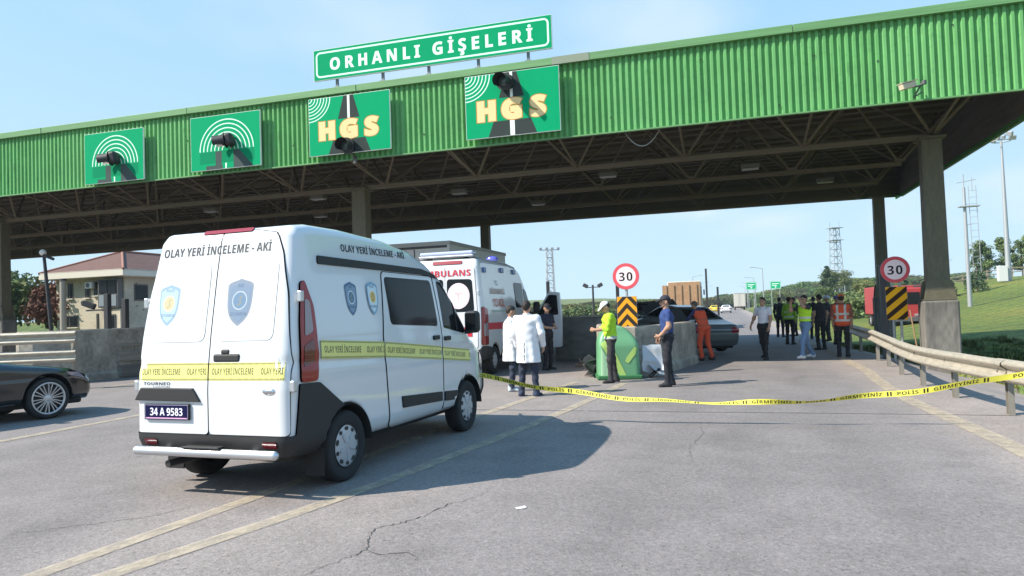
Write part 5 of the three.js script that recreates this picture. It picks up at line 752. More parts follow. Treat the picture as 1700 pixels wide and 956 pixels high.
{ // crash cushion: a hollow bell of green plastic with pale arrow bands
  const t = thing('crash_cushion', 'green plastic crash cushion with pale arrow bands at the island nose', 'crash cushion', [-2.5, 0, -16.55], 0.25);
  const f = (x, y, z) => { const w = 0.47 * (y < 0.72 ? 1 - 0.06 * y : 1 - 0.06 * 0.72 - 0.5 * ((y - 0.72) / 0.5) ** 2 * 1.25), d = smax(Math.abs(x + 0.06 * sstep(0.7, 1.2, y)) - w, smax(Math.abs(z) - 0.42 + 0.12 * sstep(0.7, 1.2, y), Math.abs(y - 0.6) - 0.6, 0.08), 0.12); return smax(d, -(Math.hypot(x * 0.9, (z - 0.0)) - 0.001 + 10), 0.01); };
  part(t, 'shell', surfaceNet(f, [-0.62, -0.02, -0.6], [0.62, 1.3, 0.6], 0.022), mHdpe);
  const arrow = (x0, s) => [[x0 - 0.34 * s, 0.98], [x0 - 0.2 * s, 1.02], [x0 + 0.04 * s, 0.5], [x0 - 0.12 * s, 0.02], [x0 - 0.26 * s, 0.02], [x0 - 0.12 * s, 0.5]];
  piece(t, 'arrow_band', f, 'B', [[-0.40, 0.8], [-0.24, 0.95], [-0.06, 0.55], [0.14, 0.1], [0.02, 0.06], [-0.2, 0.42]], 0.008, mLime); piece(t, 'arrow_band', f, 'B', [[0.16, 0.5], [0.34, 0.72], [0.4, 0.7], [0.36, 0.56], [0.2, 0.36], [0.12, 0.4]], 0.008, mLime); piece(t, 'pale_face', f, 'B', [[-0.42, 0.1], [-0.08, 0.08], [-0.22, 0.42], [-0.40, 0.72]], 0.006, mLimePale);
  part(t, 'base_skirt', rbox(1.0, 0.1, 0.9, 0.03, 0, 0.05, 0), MAT(C(0.03, 0.15, 0.05), 0.6));
}
{ // crumpled bodywork lying against the nose
  const R = rng(31), crumple = (w, h, seed, amp) => { const g = new THREE.PlaneGeometry(w, h, 12, 12), p = g.attributes.position; for (let i = 0; i < p.count; i++) { const x = p.getX(i), y = p.getY(i); p.setXYZ(i, x * (1 - 0.2 * vnoise(y * 6, seed)), y + 0.05 * (vnoise(x * 7 + seed, y * 7) - 0.5), amp * (fbm(x * 3 + seed, y * 3, 1, 2) - 0.5) * 2 + 0.5 * x * x); } const q = g.toNonIndexed(); q.computeVertexNormals(); return q; };
  const t = thing('torn_bumper', 'crumpled silver car bumper leaning against the concrete nose', 'car wreckage', [-1.72, 0.02, -16.6], 0.3), mSil = MAT(C(0.46, 0.47, 0.49), 0.4, 0.3);
  part(t, 'bumper_skin', crumple(0.5, 0.6, 3, 0.07).rotateX(-0.25).translate(0, 0.42, 0), mSil); part(t, 'folded_flap', crumple(0.4, 0.34, 8, 0.14).rotateX(-0.9).rotateY(0.5).translate(0.12, 0.2, 0.14), mSil); part(t, 'torn_bracket', put(box(0.3, 0.04, 0.08), 0.02, 0.1, 0.1, 0.2, 0.4, 0.5), mCladding);
  const d = thing('debris_pile', 'dark broken car plastics heaped left of the green crash cushion', 'car wreckage', [-3.25, 0, -16.9]); for (let i = 0; i < 7; i++) part(d, 'fragment', put(crumple(0.25 + 0.25 * R(), 0.2 + 0.2 * R(), i * 3 + 1, 0.08), (R() - 0.5) * 0.5, 0.12 + 0.22 * R(), (R() - 0.5) * 0.4, R() * 3, R() * 3, R() * 3), i % 3 ? mCladding : mSil);
  const tp = thing('scrap_paper', 'small white scrap of paper on the asphalt beside the van shadow', 'litter', [-1.7, 0.012, -5.7], 0.6); part(tp, 'sheet', crumple(0.09, 0.06, 5, 0.012).rotateX(-Math.PI / 2), MAT(C(0.75, 0.75, 0.75), 0.8));
}
// ---------------------------------------------------------------- road signs
function speedSign(label, at, r, turn, posts, low, boardSpec) {
  const t = thing('speed_limit_sign', label, 'road sign', at, turn);
  const tex = canvasTex(256, 256, (x) => { x.fillStyle = '#dc5a62'; x.fillRect(0, 0, 256, 256); x.fillStyle = '#f6dfe0'; x.beginPath(); x.arc(128, 128, 96, 0, 7); x.fill(); x.fillStyle = '#1f2327'; x.font = 'bold 116px sans-serif'; x.textAlign = 'center'; x.textBaseline = 'middle'; x.fillText('3', 90, 132); x.fillText('0', 164, 132); });
  part(t, 'disc', cyl(r, r, 0.02, 40).rotateX(Math.PI / 2).translate(0, 0, -0.012), mSignBack); part(t, 'printed_face', new THREE.CircleGeometry(r - 0.004, 40).translate(0, 0, 0.002), print(tex));
  for (const x of posts) part(t, 'post', bar(V(x, low - at[1], -0.05), V(x, 0.1, -0.05), 0.032, 0.032, 10), mSignBack);
  const [w, h, dy, draw] = boardSpec, bt = canvasTex(256, 400, draw); part(t, 'hazard_board', rbox(w, h, 0.02, 0.02, 0, dy, -0.006), mSignBack); part(t, 'board_print', new THREE.PlaneGeometry(w - 0.01, h - 0.01).translate(0, dy, 0.006), print(bt));
  return t;
}
speedSign('round speed limit 30 sign above an orange and black chevron board on the island nose', [-2.29, 2.33, -16.95], 0.31, 0.05, [0], 1.1, [0.46, 0.78, -0.86, (x, w, h) => { x.fillStyle = '#3a3430'; x.fillRect(0, 0, w, h); x.fillStyle = '#f0a22c'; for (let i = -1; i < 5; i++) { const y = i * 132 + 8; x.beginPath(); x.moveTo(0, y + 130); x.lineTo(w / 2, y); x.lineTo(w, y + 130); x.lineTo(w, y + 196); x.lineTo(w / 2, y + 66); x.lineTo(0, y + 196); x.fill(); } }]);
speedSign('round speed limit 30 sign above an orange diagonal striped board beside the guardrail', [4.14, 2.34, -20.75], 0.345, -0.1, [-0.09, 0.09], -0.3, [0.5, 0.86, -0.87, (x, w, h) => { x.fillStyle = '#3b2c22'; x.fillRect(0, 0, w, h); x.fillStyle = '#f2ae22'; for (let i = -3; i < 6; i++) { const y = i * 150; x.beginPath(); x.moveTo(0, y + 260); x.lineTo(w, y + 60); x.lineTo(w, y + 140); x.lineTo(0, y + 340); x.fill(); } }]);
{ const t = thing('leaning_stake', 'thin wooden stake leaning beside the striped hazard board', 'stake', [4.42, -0.3, -20.3]); part(t, 'shaft', bar(V(0.12, 0, 0), V(-0.08, 1.6, 0), 0.02, 0.016, 8), MAT(C(0.32, 0.2, 0.1), 0.8)); part(t, 'sharpened_tip', bar(V(0.12, 0, 0), V(0.135, -0.12, 0), 0.02, 0.004, 8), MAT(C(0.32, 0.2, 0.1), 0.8)); }
{ const t = thing('square_post', 'dark grey square steel post behind the guardrail end', 'post', [4.0, -0.1, -21.6]); part(t, 'shaft', rbox(0.17, 2.6, 0.17, 0.01, 0, 1.3, 0), MAT(C(0.10, 0.10, 0.11), 0.6, 0.3)); part(t, 'cap', rbox(0.19, 0.03, 0.19, 0.008, 0, 2.61, 0), mBracket); part(t, 'foot_plate', box(0.34, 0.02, 0.34, 0, 0.01, 0), mBracket); }
// ---------------------------------------------------------------- guardrails
const mRail = MAT(C(0.56, 0.50, 0.40), 0.5, 0.25, { map: rep(tGrain, 0.8, 3), bumpMap: rep(tBump, 1), bumpScale: 0.004 }), mRailPost = MAT(C(0.36, 0.33, 0.28), 0.6, 0.3, { map: tGrain });
const WPROF = [[0.0, 0.155], [0.03, 0.145], [0.078, 0.115], [0.082, 0.075], [0.02, 0.03], [0.012, 0], [0.02, -0.03], [0.082, -0.075], [0.078, -0.115], [0.03, -0.145], [0.0, -0.155]];
function beamAlong(pts, side, dent = 0) {
  const c = new THREE.CatmullRomCurve3(pts.map((p) => V(...p)), false, 'catmullrom', 0.4), n = Math.ceil(c.getLength() / 0.16), pos = [], idx = [], uv = [], m = WPROF.length;
  for (let i = 0; i <= n; i++) { const p = c.getPointAt(i / n), d = c.getTangentAt(i / n), k = Math.hypot(d.x, d.z), nx = -d.z / k * side, nz = d.x / k * side, w = dent * (vnoise(i * 0.21, 3) - 0.5); WPROF.forEach(([a, b], j) => { pos.push(p.x + nx * (a + w), p.y + b + w * 0.4, p.z + nz * (a + w)); uv.push(i * 0.16, j * 0.05); }); if (i) for (let j = 0; j + 1 < m; j++) { const a = (i - 1) * m + j, b = a + m; idx.push(a, b, a + 1, a + 1, b, b + 1); } }
  return geoOf(pos, idx, uv);
}
const railPost = join([box(0.012, 0.75, 0.11, 0, 0.375, 0), box(0.07, 0.75, 0.012, -0.03, 0.375, 0.05), box(0.07, 0.75, 0.012, -0.03, 0.375, -0.05)]), spacer = rbox(0.1, 0.2, 0.12, 0.01);
{
  const t = thing('guardrail', 'dented beige corrugated guardrail with steel posts along the road edge', 'guardrail');
  const line = [[4.6, 0.68, -2.5], [4.05, 0.64, -6.2], [3.68, 0.6, -9.3], [3.44, 0.59, -11.2], [3.25, 0.58, -13.0], [3.2, 0.575, -14.75], [3.28, 0.6, -16.85], [3.42, 0.64, -19.2], [3.5, 0.655, -20.6], [3.62, 0.66, -23.5], [3.9, 0.66, -28]];
  part(t, 'rail_beam', beamAlong(line.slice(0, 4), -1, 0.05), mRail); part(t, 'rail_beam', beamAlong(line.slice(3, 7).map((p, i) => i ? p : [p[0] + 0.002, p[1], p[2] + 0.25]), -1, 0.05), mRail); part(t, 'rail_beam', beamAlong(line.slice(6).map((p, i) => i ? p : [p[0] - 0.004, p[1] + 0.002, p[2] + 0.25]), -1, 0.05), mRail);
  for (const [x, z] of [[4.3, -4.5], [3.86, -7.7], [3.62, -9.6], [3.46, -11.17], [3.29, -12.98], [3.24, -14.75], [3.32, -16.85], [3.47, -18.9], [3.56, -20.7], [3.72, -24.2], [3.9, -27.4]]) { const p = part(t, 'post', railPost, mRailPost); p.position.set(x + 0.1, -0.12, z); const s = part(t, 'spacer', spacer, mRailPost); s.position.set(x + 0.035, 0.58, z); }
  const bolt = cyl(0.02, 0.02, 0.03, 6).rotateZ(Math.PI / 2); for (const [x, z] of [[3.46, -11.17], [3.29, -12.98], [3.24, -14.75], [3.32, -16.85]]) { const b = part(t, 'bolt', bolt, mRailPost); b.position.set(x - 0.06, 0.59, z); }
  const l = thing('guardrail', 'tall double-beam guardrail ending beside the black saloon', 'guardrail');
  const ln = [[-30, -8.0], [-22, -11.7], [-18.6, -13.3], [-16.0, -14.5]];
  for (const y of [1.34, 0.86]) part(l, 'rail_beam', beamAlong(ln.map(([x, z]) => [x, y, z]), 1, 0.02), mRail);
  for (const [x, z] of [[-27, -9.4], [-22, -11.7], [-18.6, -13.3], [-16.05, -14.48]]) { const p = part(l, 'post', railPost.clone().scale(1.2, 2.0, 1.2), mRailPost); p.position.set(x - 0.06, 0, z - 0.1); }
}
// ---------------------------------------------------------------- police tape
{
  const tex = canvasTex(2048, 64, (x, w, h) => { x.fillStyle = '#e6de55'; x.fillRect(0, 0, w, h); const words = ['POLİS', 'GİRMEYİNİZ']; let px = 10, i = 0; while (px < w - 40) { const s = words[i % 2], tw = i % 2 ? 300 : 150; if (px + tw > w - 60) break; spaced(x, s, px, h * 0.53, tw, 'bold 52px sans-serif', '#26261c'); px += tw + 30; x.fillStyle = '#1c1c16'; x.fillRect(px, 8, 12, 48); x.fillRect(px + 22, 8, 12, 48); px += 66; i++; } });
  const A = V(-3.62, 0.70, -10.05), B = V(3.55, 0.69, -10.1), pos = [], uv = [], idx = [], n = 200, w = 0.072;
  for (let i = 0; i <= n; i++) { const t = i / n, p = A.clone().lerp(B, t); p.y -= 0.40 * (1 - (2 * t - 1) ** 2) - 0.012 * Math.sin(t * 37); p.z += 0.02 * Math.sin(t * 23) + 0.35 * (1 - (2 * t - 1) ** 2) * 0.2; const a = 1.25 * Math.sin(t * 9 + 1.2) * sstep(0.05, 0.2, t) * (1 - sstep(0.62, 0.8, t)) + 0.35 * Math.sin(t * 23), u = V(0, Math.cos(a), Math.sin(a)).multiplyScalar(w / 2); pos.push(p.x + u.x, p.y + u.y, p.z + u.z, p.x - u.x, p.y - u.y, p.z - u.z); uv.push(t * 2.1, 1, t * 2.1, 0); if (i) { const k = 2 * i; idx.push(k - 2, k - 1, k, k - 1, k + 1, k); } }
  const tt = tex; tt.wrapS = THREE.RepeatWrapping; const mTape = MAT(0xffffff, 0.45, 0, { map: tt });
  const t = thing('police_tape', 'yellow police tape with black lettering sagging from van to guardrail', 'barrier tape'); part(t, 'ribbon', geoOf(pos, idx, uv), mTape);
  const knot = (pts, name) => { const c = new THREE.CatmullRomCurve3(pts.map((p) => V(...p))), P = [], U = [], I = []; for (let i = 0; i <= 30; i++) { const p = c.getPoint(i / 30), s = 0.03 * (0.5 + vnoise(i * 0.7, 2)); P.push(p.x, p.y + s, p.z + s * 0.5, p.x, p.y - s, p.z - s * 0.5); U.push(i / 60, 1, i / 60, 0); if (i) { const k = 2 * i; I.push(k - 2, k - 1, k, k - 1, k + 1, k); } } part(t, name, geoOf(P, I, U), mTape); };
  knot([[3.55, 0.69, -10.1], [3.5, 0.79, -10.12], [3.62, 0.8, -10.16], [3.74, 0.62, -10.1], [3.62, 0.44, -10.05], [3.48, 0.5, -10.06], [3.47, 0.72, -10.1]], 'knot'); knot([[3.5, 0.76, -10.1], [3.5, 0.9, -10.1], [3.54, 0.98, -10.12]], 'loose_end'); knot([[3.52, 0.5, -10.04], [3.46, 0.4, -10.02], [3.5, 0.28, -10.0]], 'loose_end'); knot([[-3.62, 0.7, -10.05], [-3.75, 0.72, -10.2], [-3.9, 0.74, -10.5]], 'loose_end');
}
// ================================================================ far vehicles
const mTruckGrey = MAT(C(0.09, 0.09, 0.095), 0.6);
function truck(name, label, at, turn, { L = 7, W = 2.4, H = 3.4, cab = 1.9, cabH = 2.6, boxM, cabM, open = false, flap }) {
  const t = thing(name, label, 'truck', at, turn), z0 = -L / 2, zb = z0 + cab + 0.15;
  part(t, 'chassis', rbox(W * 0.5, 0.25, L - 0.3, 0.03, 0, 0.72, 0), mTruckGrey);
  const c = part(t, 'cab', rbox(W, cabH - 0.5, cab, 0.12, 0, 0.5 + (cabH - 0.5) / 2, z0 + cab / 2, 3), cabM);
  part(c, 'windscreen', rbox(W * 0.86, (cabH - 0.5) * 0.36, 0.04, 0.015, 0, cabH * 0.74, z0 - 0.01), mGlassDk); for (const s of [-1, 1]) { part(c, 'side_window', rbox(0.04, (cabH - 0.5) * 0.34, cab * 0.5, 0.015, s * W / 2, cabH * 0.74, z0 + cab * 0.42), mGlassDk); part(c, 'head_lamp', rbox(0.34, 0.16, 0.05, 0.03, s * W * 0.36, 0.86, z0 - 0.01), mClear); part(c, 'wing_mirror', rbox(0.1, 0.4, 0.16, 0.03, s * (W / 2 + 0.16), cabH * 0.76, z0 + 0.2), mTruckGrey); }
  part(c, 'bumper', rbox(W * 0.98, 0.3, 0.14, 0.04, 0, 0.6, z0 - 0.02), mTruckGrey);
  const bl = L / 2 - zb, bh = H - 0.9;
  if (open) { const b = sub(t, 'tipper_body', [0, 0.9, zb + bl / 2]); part(b, 'floor', box(W * 0.96, 0.1, bl, 0, 0.05, 0), boxM); for (const s of [-1, 1]) part(b, 'side_board', box(0.08, bh, bl, s * (W / 2 - 0.04), bh / 2 + 0.1, 0), boxM); part(b, 'tailgate', box(W * 0.93, bh, 0.08, 0, bh / 2 + 0.1, bl / 2 - 0.04), boxM); part(b, 'headboard', box(W * 0.93, bh + 0.35, 0.08, 0, bh / 2 + 0.28, -bl / 2 + 0.04), boxM); for (let i = -2; i <= 2; i++) part(b, 'rib', box(0.1, bh, 0.06, i * W * 0.2, bh / 2 + 0.1, bl / 2 + 0.03), boxM); }
  else { const b = part(t, 'cargo_box', rbox(W * 1.04, bh, bl, 0.04, 0, 0.9 + bh / 2, zb + bl / 2), boxM); part(b, 'rear_frame', box(W * 0.96, 0.08, 0.03, 0, H - 0.1, L / 2 + 0.012), mTruckGrey); part(b, 'door_seam', box(0.03, bh * 0.9, 0.02, 0, 0.9 + bh / 2, L / 2 + 0.008), mTruckGrey); for (const s of [-1, 1]) part(b, 'locking_bar', bar(V(s * 0.3, 1.0, L / 2 + 0.02), V(s * 0.3, H - 0.2, L / 2 + 0.02), 0.02), mAlu); if (flap) part(b, 'roof_edge', box(W * 1.06, 0.12, bl * 1.01, 0, H + 0.02, zb + bl / 2), flap); }
  for (const s of [-1, 1]) { part(t, 'tail_lamp', rbox(0.3, 0.12, 0.04, 0.01, s * W * 0.38, 0.72, L / 2 - 0.1), mRed); for (const z of [z0 + cab * 0.6, L / 2 - 1.5]) wheel(t, [s * (W / 2 - 0.16), 0.48, z], 0.48, 0.28, 0.28, 'cap', s); part(t, 'mud_flap', box(0.3, 0.4, 0.02, s * (W / 2 - 0.16), 0.42, L / 2 - 0.85), mRubber); }
  return t;
}
const mTan = MAT(C(0.52, 0.32, 0.18), 0.6, 0, { map: tGrain }), mFire = MAT(C(0.36, 0.035, 0.035), 0.5), mBoxW = MAT(C(0.6, 0.6, 0.58), 0.5);
truck('box_truck', 'white box lorry with grey roof edge parked beyond the ambulance', [-10.1, 0, -26.6], 0, { L: 8.4, W: 2.45, H: 3.95, cab: 2.0, cabH: 2.9, boxM: MAT(C(0.75, 0.75, 0.74), 0.5), cabM: mWhiteCar, flap: MAT(C(0.5, 0.5, 0.5), 0.6) });
truck('tipper_truck', 'orange tipper lorry with open body stopped beyond the wrecked car', [-3.05, 0, -52], 0.02, { L: 7.4, W: 2.4, H: 2.85, cab: 2.0, cabH: 3.35, boxM: mTan, cabM: MAT(C(0.68, 0.66, 0.6), 0.4), open: true });
truck('fire_engine', 'red fire engine facing the toll plaza behind the group of people', [10.5, -0.35, -54], Math.PI, { L: 6, W: 2.3, H: 2.75, cab: 2.2, cabH: 2.6, boxM: mFire, cabM: mFire });
truck('red_truck', 'red open-sided recovery truck on the grass verge behind the hazard board', [13.6, -0.1, -66], 0.1, { L: 5, W: 2.2, H: 2.7, cab: 1.6, cabH: 2.2, boxM: MAT(C(0.24, 0.06, 0.045), 0.6), cabM: mFire });
truck('far_lorry', 'distant pale lorry driving away along the motorway', [2.5, 0, -196], 0, { L: 10, W: 2.6, H: 4.3, cab: 2.2, cabH: 3.0, boxM: MAT(C(0.55, 0.52, 0.46), 0.6), cabM: mBoxW });
truck('far_lorry', 'very distant white lorry small on the motorway beside the green signs', [9.5, 0, -330], 0, { L: 9, W: 2.6, H: 3.6, cab: 2.2, cabH: 3.0, boxM: mBoxW, cabM: mBoxW });
saloon('distant_car', 'distant white car driving away on the motorway', [-0.6, 0, -136], 0, MAT(C(0.7, 0.7, 0.7), 0.35), { cell: 0.07, style: 'ten', wr: 0.33, rim: 0.2 });
saloon('distant_car', 'distant yellow taxi driving away on the motorway', [-2.9, 0, -150], 0, MAT(C(0.7, 0.5, 0.03), 0.35), { cell: 0.07, style: 'ten', wr: 0.33, rim: 0.2 });
// ================================================================ building
{
  const b = thing('toll_office', 'two-storey cream office with red hipped roof behind the left island', 'building', [-44.2, 0, -44.4]);
  const mWall = MAT(C(0.85, 0.76, 0.62), 0.9, 0, { map: rep(tConcrete, 0.2) }), mRoof = MAT(C(0.17, 0.085, 0.065), 0.85, 0, { map: rep(tGrain, 0.5) }), mWhite = MAT(C(0.66, 0.6, 0.5), 0.8), mFrame = MAT(C(0.10, 0.09, 0.085), 0.5);
  const W = 6.7, D = 11, E = 5.3;
  part(b, 'wall', box(W, E, D, -W / 2, E / 2, -D / 2), mWall);
  part(b, 'eaves_soffit', box(W + 1.3, 0.08, D + 1.6, -W / 2, E + 0.04, -D / 2), mWhite);
  part(b, 'eaves_fascia', box(W + 1.5, 0.5, 0.14, -W / 2, E + 0.29, 0.82), mWhite); part(b, 'eaves_fascia', box(0.14, 0.5, D + 1.5, 0.7, E + 0.29, -D / 2), mWhite); part(b, 'eaves_fascia', box(0.14, 0.5, D + 1.5, -W - 0.7, E + 0.29, -D / 2), mWhite);
  const y0 = E + 0.5, y1 = E + 2.3, P = [-W - 0.8, y0, 0.9, 0.8, y0, 0.9, 0.8, y0, -D - 0.9, -W - 0.8, y0, -D - 0.9, -W / 2, y1, -3.2, -W / 2, y1, -D + 3.2];
  const roof = geoOf(P, [0, 1, 4, 1, 2, 5, 1, 5, 4, 2, 3, 5, 3, 0, 4, 3, 4, 5], [0, 0, 8, 0, 8, 5, 0, 5, 3, 3, 5, 3]).toNonIndexed(); roof.computeVertexNormals();
  const rf = part(b, 'roof', roof, mRoof), pv = (i) => V(P[3 * i], P[3 * i + 1] + 0.03, P[3 * i + 2]); for (const [i, j] of [[0, 4], [1, 4], [2, 5], [3, 5], [4, 5]]) part(rf, 'ridge_tile', bar(pv(i), pv(j), 0.1), MAT(C(0.3, 0.14, 0.1), 0.85));
  const win = (x, y, w, h) => { const g = part(b, 'window', box(w, h, 0.08, x, y, 0.03), mFrame); part(g, 'pane', box(w - 0.12, h - 0.12, 0.03, x, y, 0.075), mGlassDk); part(g, 'sill', box(w + 0.14, 0.06, 0.2, x, y - h / 2 - 0.04, 0.08), mWhite); part(g, 'mullion', box(0.05, h - 0.1, 0.03, x, y, 0.1), mFrame); };
  win(-5.25, 4.4, 0.5, 1.2); win(-3.55, 4.4, 0.45, 1.2); win(-2.65, 4.5, 0.55, 1.1); win(-5.3, 2.0, 1.5, 0.9); win(-2.5, 1.9, 0.4, 1.3);
  const bay = part(b, 'glass_bay', box(1.9, 2.2, 0.5, -1.05, 4.05, 0.3), mFrame); for (const [x, y] of [[-1.48, 4.55], [-0.62, 4.55], [-1.48, 3.5], [-0.62, 3.5]]) part(bay, 'pane', box(0.78, y > 4 ? 1.0 : 0.85, 0.04, x, y, 0.57), y > 4 ? mGlassDk : MAT(C(0.22, 0.25, 0.27), 0.2));
  const porch = part(b, 'porch', box(2.0, 2.8, 0.4, -1.05, 1.45, 0.2), mWall), door = part(b, 'door', box(1.05, 2.2, 0.08, -1.0, 1.35, 0.43), mFrame); part(door, 'pane', box(0.85, 1.3, 0.04, -1.0, 1.7, 0.48), mGlassDk); part(door, 'handle', box(0.04, 0.2, 0.06, -0.62, 1.3, 0.5), mAlu);
  for (const z of [-1.6, -4.2, -7]) { const g = part(b, 'window', box(0.06, 1.3, 1.4, 0.02, 4.1, z), mFrame); part(g, 'pane', box(0.03, 1.1, 1.2, 0.06, 4.1, z), mGlassDk); }
  part(b, 'air_conditioner', rbox(0.7, 0.5, 0.3, 0.04, -3.1, 4.75, 0.25), MAT(C(0.6, 0.6, 0.58), 0.6)); part(b, 'fan_grille', cyl(0.18, 0.18, 0.02, 20).rotateX(Math.PI / 2).translate(-3.15, 4.75, 0.41), mFrame); part(b, 'drain_pipe', cyl(0.05, 0.05, 4.8, 8, -2.2, 2.6, 0.08), mWhite);
}
// ---------------------------------------------------------------- poles, masts, lattice towers
const mGalv = MAT(C(0.42, 0.43, 0.44), 0.5, 0.5), mPoleDk = MAT(C(0.03, 0.03, 0.033), 0.6), mPoleWarm = MAT(C(0.30, 0.27, 0.22), 0.6, 0.2);
{
  const l = thing('globe_lamp_post', 'leaning dark lamp post with pale round globe before the left trees', 'lamp post', [-21.9, 0, -18.9]); part(l, 'post', bar(V(0.15, 0, 0), V(-0.3, 4.1, 0), 0.07, 0.05, 10), mPoleDk); part(l, 'globe', new THREE.SphereGeometry(0.11, 16, 12).translate(-0.34, 4.15, 0), MAT(C(0.75, 0.72, 0.68), 0.3)); part(l, 'arm', bar(V(-0.3, 4.05, 0), V(0.12, 3.9, 0), 0.05), mPoleDk);
  const p = thing('slim_post', 'slim beige post standing beside the globe lamp on the left island', 'post', [-20.6, 0, -18.2]); part(p, 'shaft', cyl(0.1, 0.09, 3.1, 12, 0, 1.55, 0), mPoleWarm); part(p, 'cap', cyl(0.12, 0.11, 0.06, 12, 0, 3.13, 0), mPoleDk);
  const cam = (x, z, h, label, armed) => { const t = thing('camera_pole', label, 'camera pole', [x, 0, z]); part(t, 'pole', rbox(0.16, h, 0.16, 0.01, 0, h / 2, 0), mPoleDk); part(t, 'foot_plate', box(0.3, 0.03, 0.3, 0, 0.015, 0), mPoleDk); if (armed) { part(t, 'arm', box(0.9, 0.05, 0.05, -0.4, h - 0.5, 0), mPoleDk); part(t, 'camera_head', put(rbox(0.4, 0.18, 0.18, 0.03), -0.75, h - 0.32, 0, 0, 0.4, -0.4), mPoleDk); part(t, 'lens', put(cyl(0.06, 0.06, 0.05, 12), -0.93, h - 0.24, 0.06, 0, 0, 1.2), mGlassDk); } };
  cam(-18.9, -18.3, 2.6, 'dark camera pole with side arm behind the left island wall', true); cam(-18.9, -19.0, 2.45, 'plain dark pole next to the armed camera pole', false); cam(-18.9, -21.5, 2.7, 'taller dark pole in front of the office glass bay', false); cam(-18.9, -20.2, 2.2, 'short dark post before the office wall', false);
  cam(-1.75, -62, 4.6, 'tall thin black pole with a camera beyond the wrecked car', false); cam(-0.85, -60, 3.0, 'short black post beside the tall thin pole', false); cam(-9.6, -39, 3.2, 'black post with camera seen beyond the ambulance door', false); cam(-5.6, -38, 2.85, 'black post behind the neon officer', false);
  const d = thing('twin_floodlight_pole', 'black pole with two small floodlights beyond the open ambulance door', 'lamp post', [-10.9, 0, -60]); part(d, 'pole', cyl(0.09, 0.08, 3.6, 10, 0, 1.8, 0), mPoleDk); part(d, 'crossarm', box(1.2, 0.07, 0.07, 0, 3.4, 0), mPoleDk); for (const s of [-1, 1]) part(d, 'floodlight', put(rbox(0.42, 0.3, 0.3, 0.05), s * 0.62, 3.55, 0, 0, 0, s * 0.5), mPoleDk);
}
{ // tall mast with floodlight crown on the right
  const x = 29.6, z = -92, y0 = groundY(x, z), t = thing('floodlight_mast', 'tall tapered floodlight mast with cabinet on the grassy bank', 'lamp post', [x, y0 - 0.1, z]), h = 18.7 - y0;
  part(t, 'mast', cyl(0.30, 0.11, h, 14, 0, h / 2, 0), mGalv); part(t, 'crown_ring', new THREE.TorusGeometry(0.9, 0.06, 6, 20).rotateX(Math.PI / 2).translate(0, h, 0), mGalv); for (let i = 0; i < 6; i++) part(t, 'floodlight', put(rbox(0.7, 0.5, 0.3, 0.06), Math.cos(i * 1.05) * 1.1, h + 0.3 + (i % 2) * 0.3, Math.sin(i * 1.05) * 1.1, 0.4, -i * 1.05, 0), mGalv); part(t, 'antenna', bar(V(0, h, 0), V(-0.6, h + 1.4, 0), 0.05), mGalv); part(t, 'cabinet', rbox(0.9, 1.7, 0.6, 0.03, -0.75, 0.95, 0.5), MAT(C(0.6, 0.61, 0.6), 0.6));
}
function lattice(name, label, x, z, y0, h, w0, w1, bays, mat, r = 0.05) {
  const t = thing(name, label, 'tower', [x, y0, z], 0.4), cn = (i, k) => { const w = lerp(w0, w1, i / bays) / 2; return V([-w, w, w, -w][k], h * i / bays, [-w, -w, w, w][k]); };
  for (let k = 0; k < 4; k++) part(t, 'leg', bar(cn(0, k), cn(bays, k), r * 1.5, r * 1.2, 5), mat);
  for (let i = 0; i < bays; i++) for (let k = 0; k < 4; k++) { part(t, 'brace', bar(cn(i, k), cn(i + 1, (k + 1) % 4), r * 0.8, r * 0.8, 4), mat); part(t, 'brace', bar(cn(i + 1, k), cn(i + 1, (k + 1) % 4), r * 0.8, r * 0.8, 4), mat); }
  return t;
}
{
  const a = lattice('lattice_tower', 'slim lattice tower with floodlights seen between ambulance and sign', -30.5, -126, 0.2, 12.2, 1.5, 1.0, 9, mGalv, 0.06); part(a, 'crossarm', box(3.6, 0.14, 0.14, 0, 12.2, 0), mGalv); for (const s of [-1.6, -0.5, 0.5, 1.6]) part(a, 'floodlight', rbox(0.5, 0.4, 0.4, 0.06, s, 12.45, 0), mGalv);
  const p = lattice('lattice_tower', 'far lattice tower with platform rising above the distant trees', 31.5, -238, 2, 21.5, 3.2, 1.9, 10, mGalv, 0.09); for (const y of [17.8, 21.5]) part(p, 'platform', box(3.6, 0.16, 3.6, 0, y, 0), mGalv); for (const s of [-1, 1]) part(p, 'antenna', bar(V(s * 1.5, 21.5, 0), V(s * 1.5, 23.5, 0), 0.07), mGalv);
  const y0 = groundY(19, -68), m = thing('ladder_mast', 'grey tube mast with a caged ladder and antennas on the verge', 'mast', [19, y0, -68]); part(m, 'tube', cyl(0.18, 0.11, 9.9, 12, 0, 4.95, 0), mGalv); for (const s of [0, 0.55]) part(m, 'ladder_rail', bar(V(0.4 + s, 2.8, 0), V(0.32 + s, 10.0, 0), 0.025), mGalv); for (let y = 3; y < 10; y += 0.55) { part(m, 'rung', box(0.58, 0.03, 0.03, 0.66, y, 0), mGalv); } for (let y = 3.4; y < 10; y += 1.7) part(m, 'bracket', box(0.42, 0.04, 0.04, 0.25, y, 0), mGalv); part(m, 'top_platform', box(1.5, 0.08, 0.7, 0.3, 8.3, 0), mGalv); part(m, 'antenna', join([bar(V(0, 9.9, 0), V(0, 11, 0), 0.04), bar(V(-0.5, 10.3, 0), V(0.9, 10.5, 0), 0.03), bar(V(0.6, 9.6, 0), V(0.6, 10.7, 0), 0.03)]), mGalv);
}
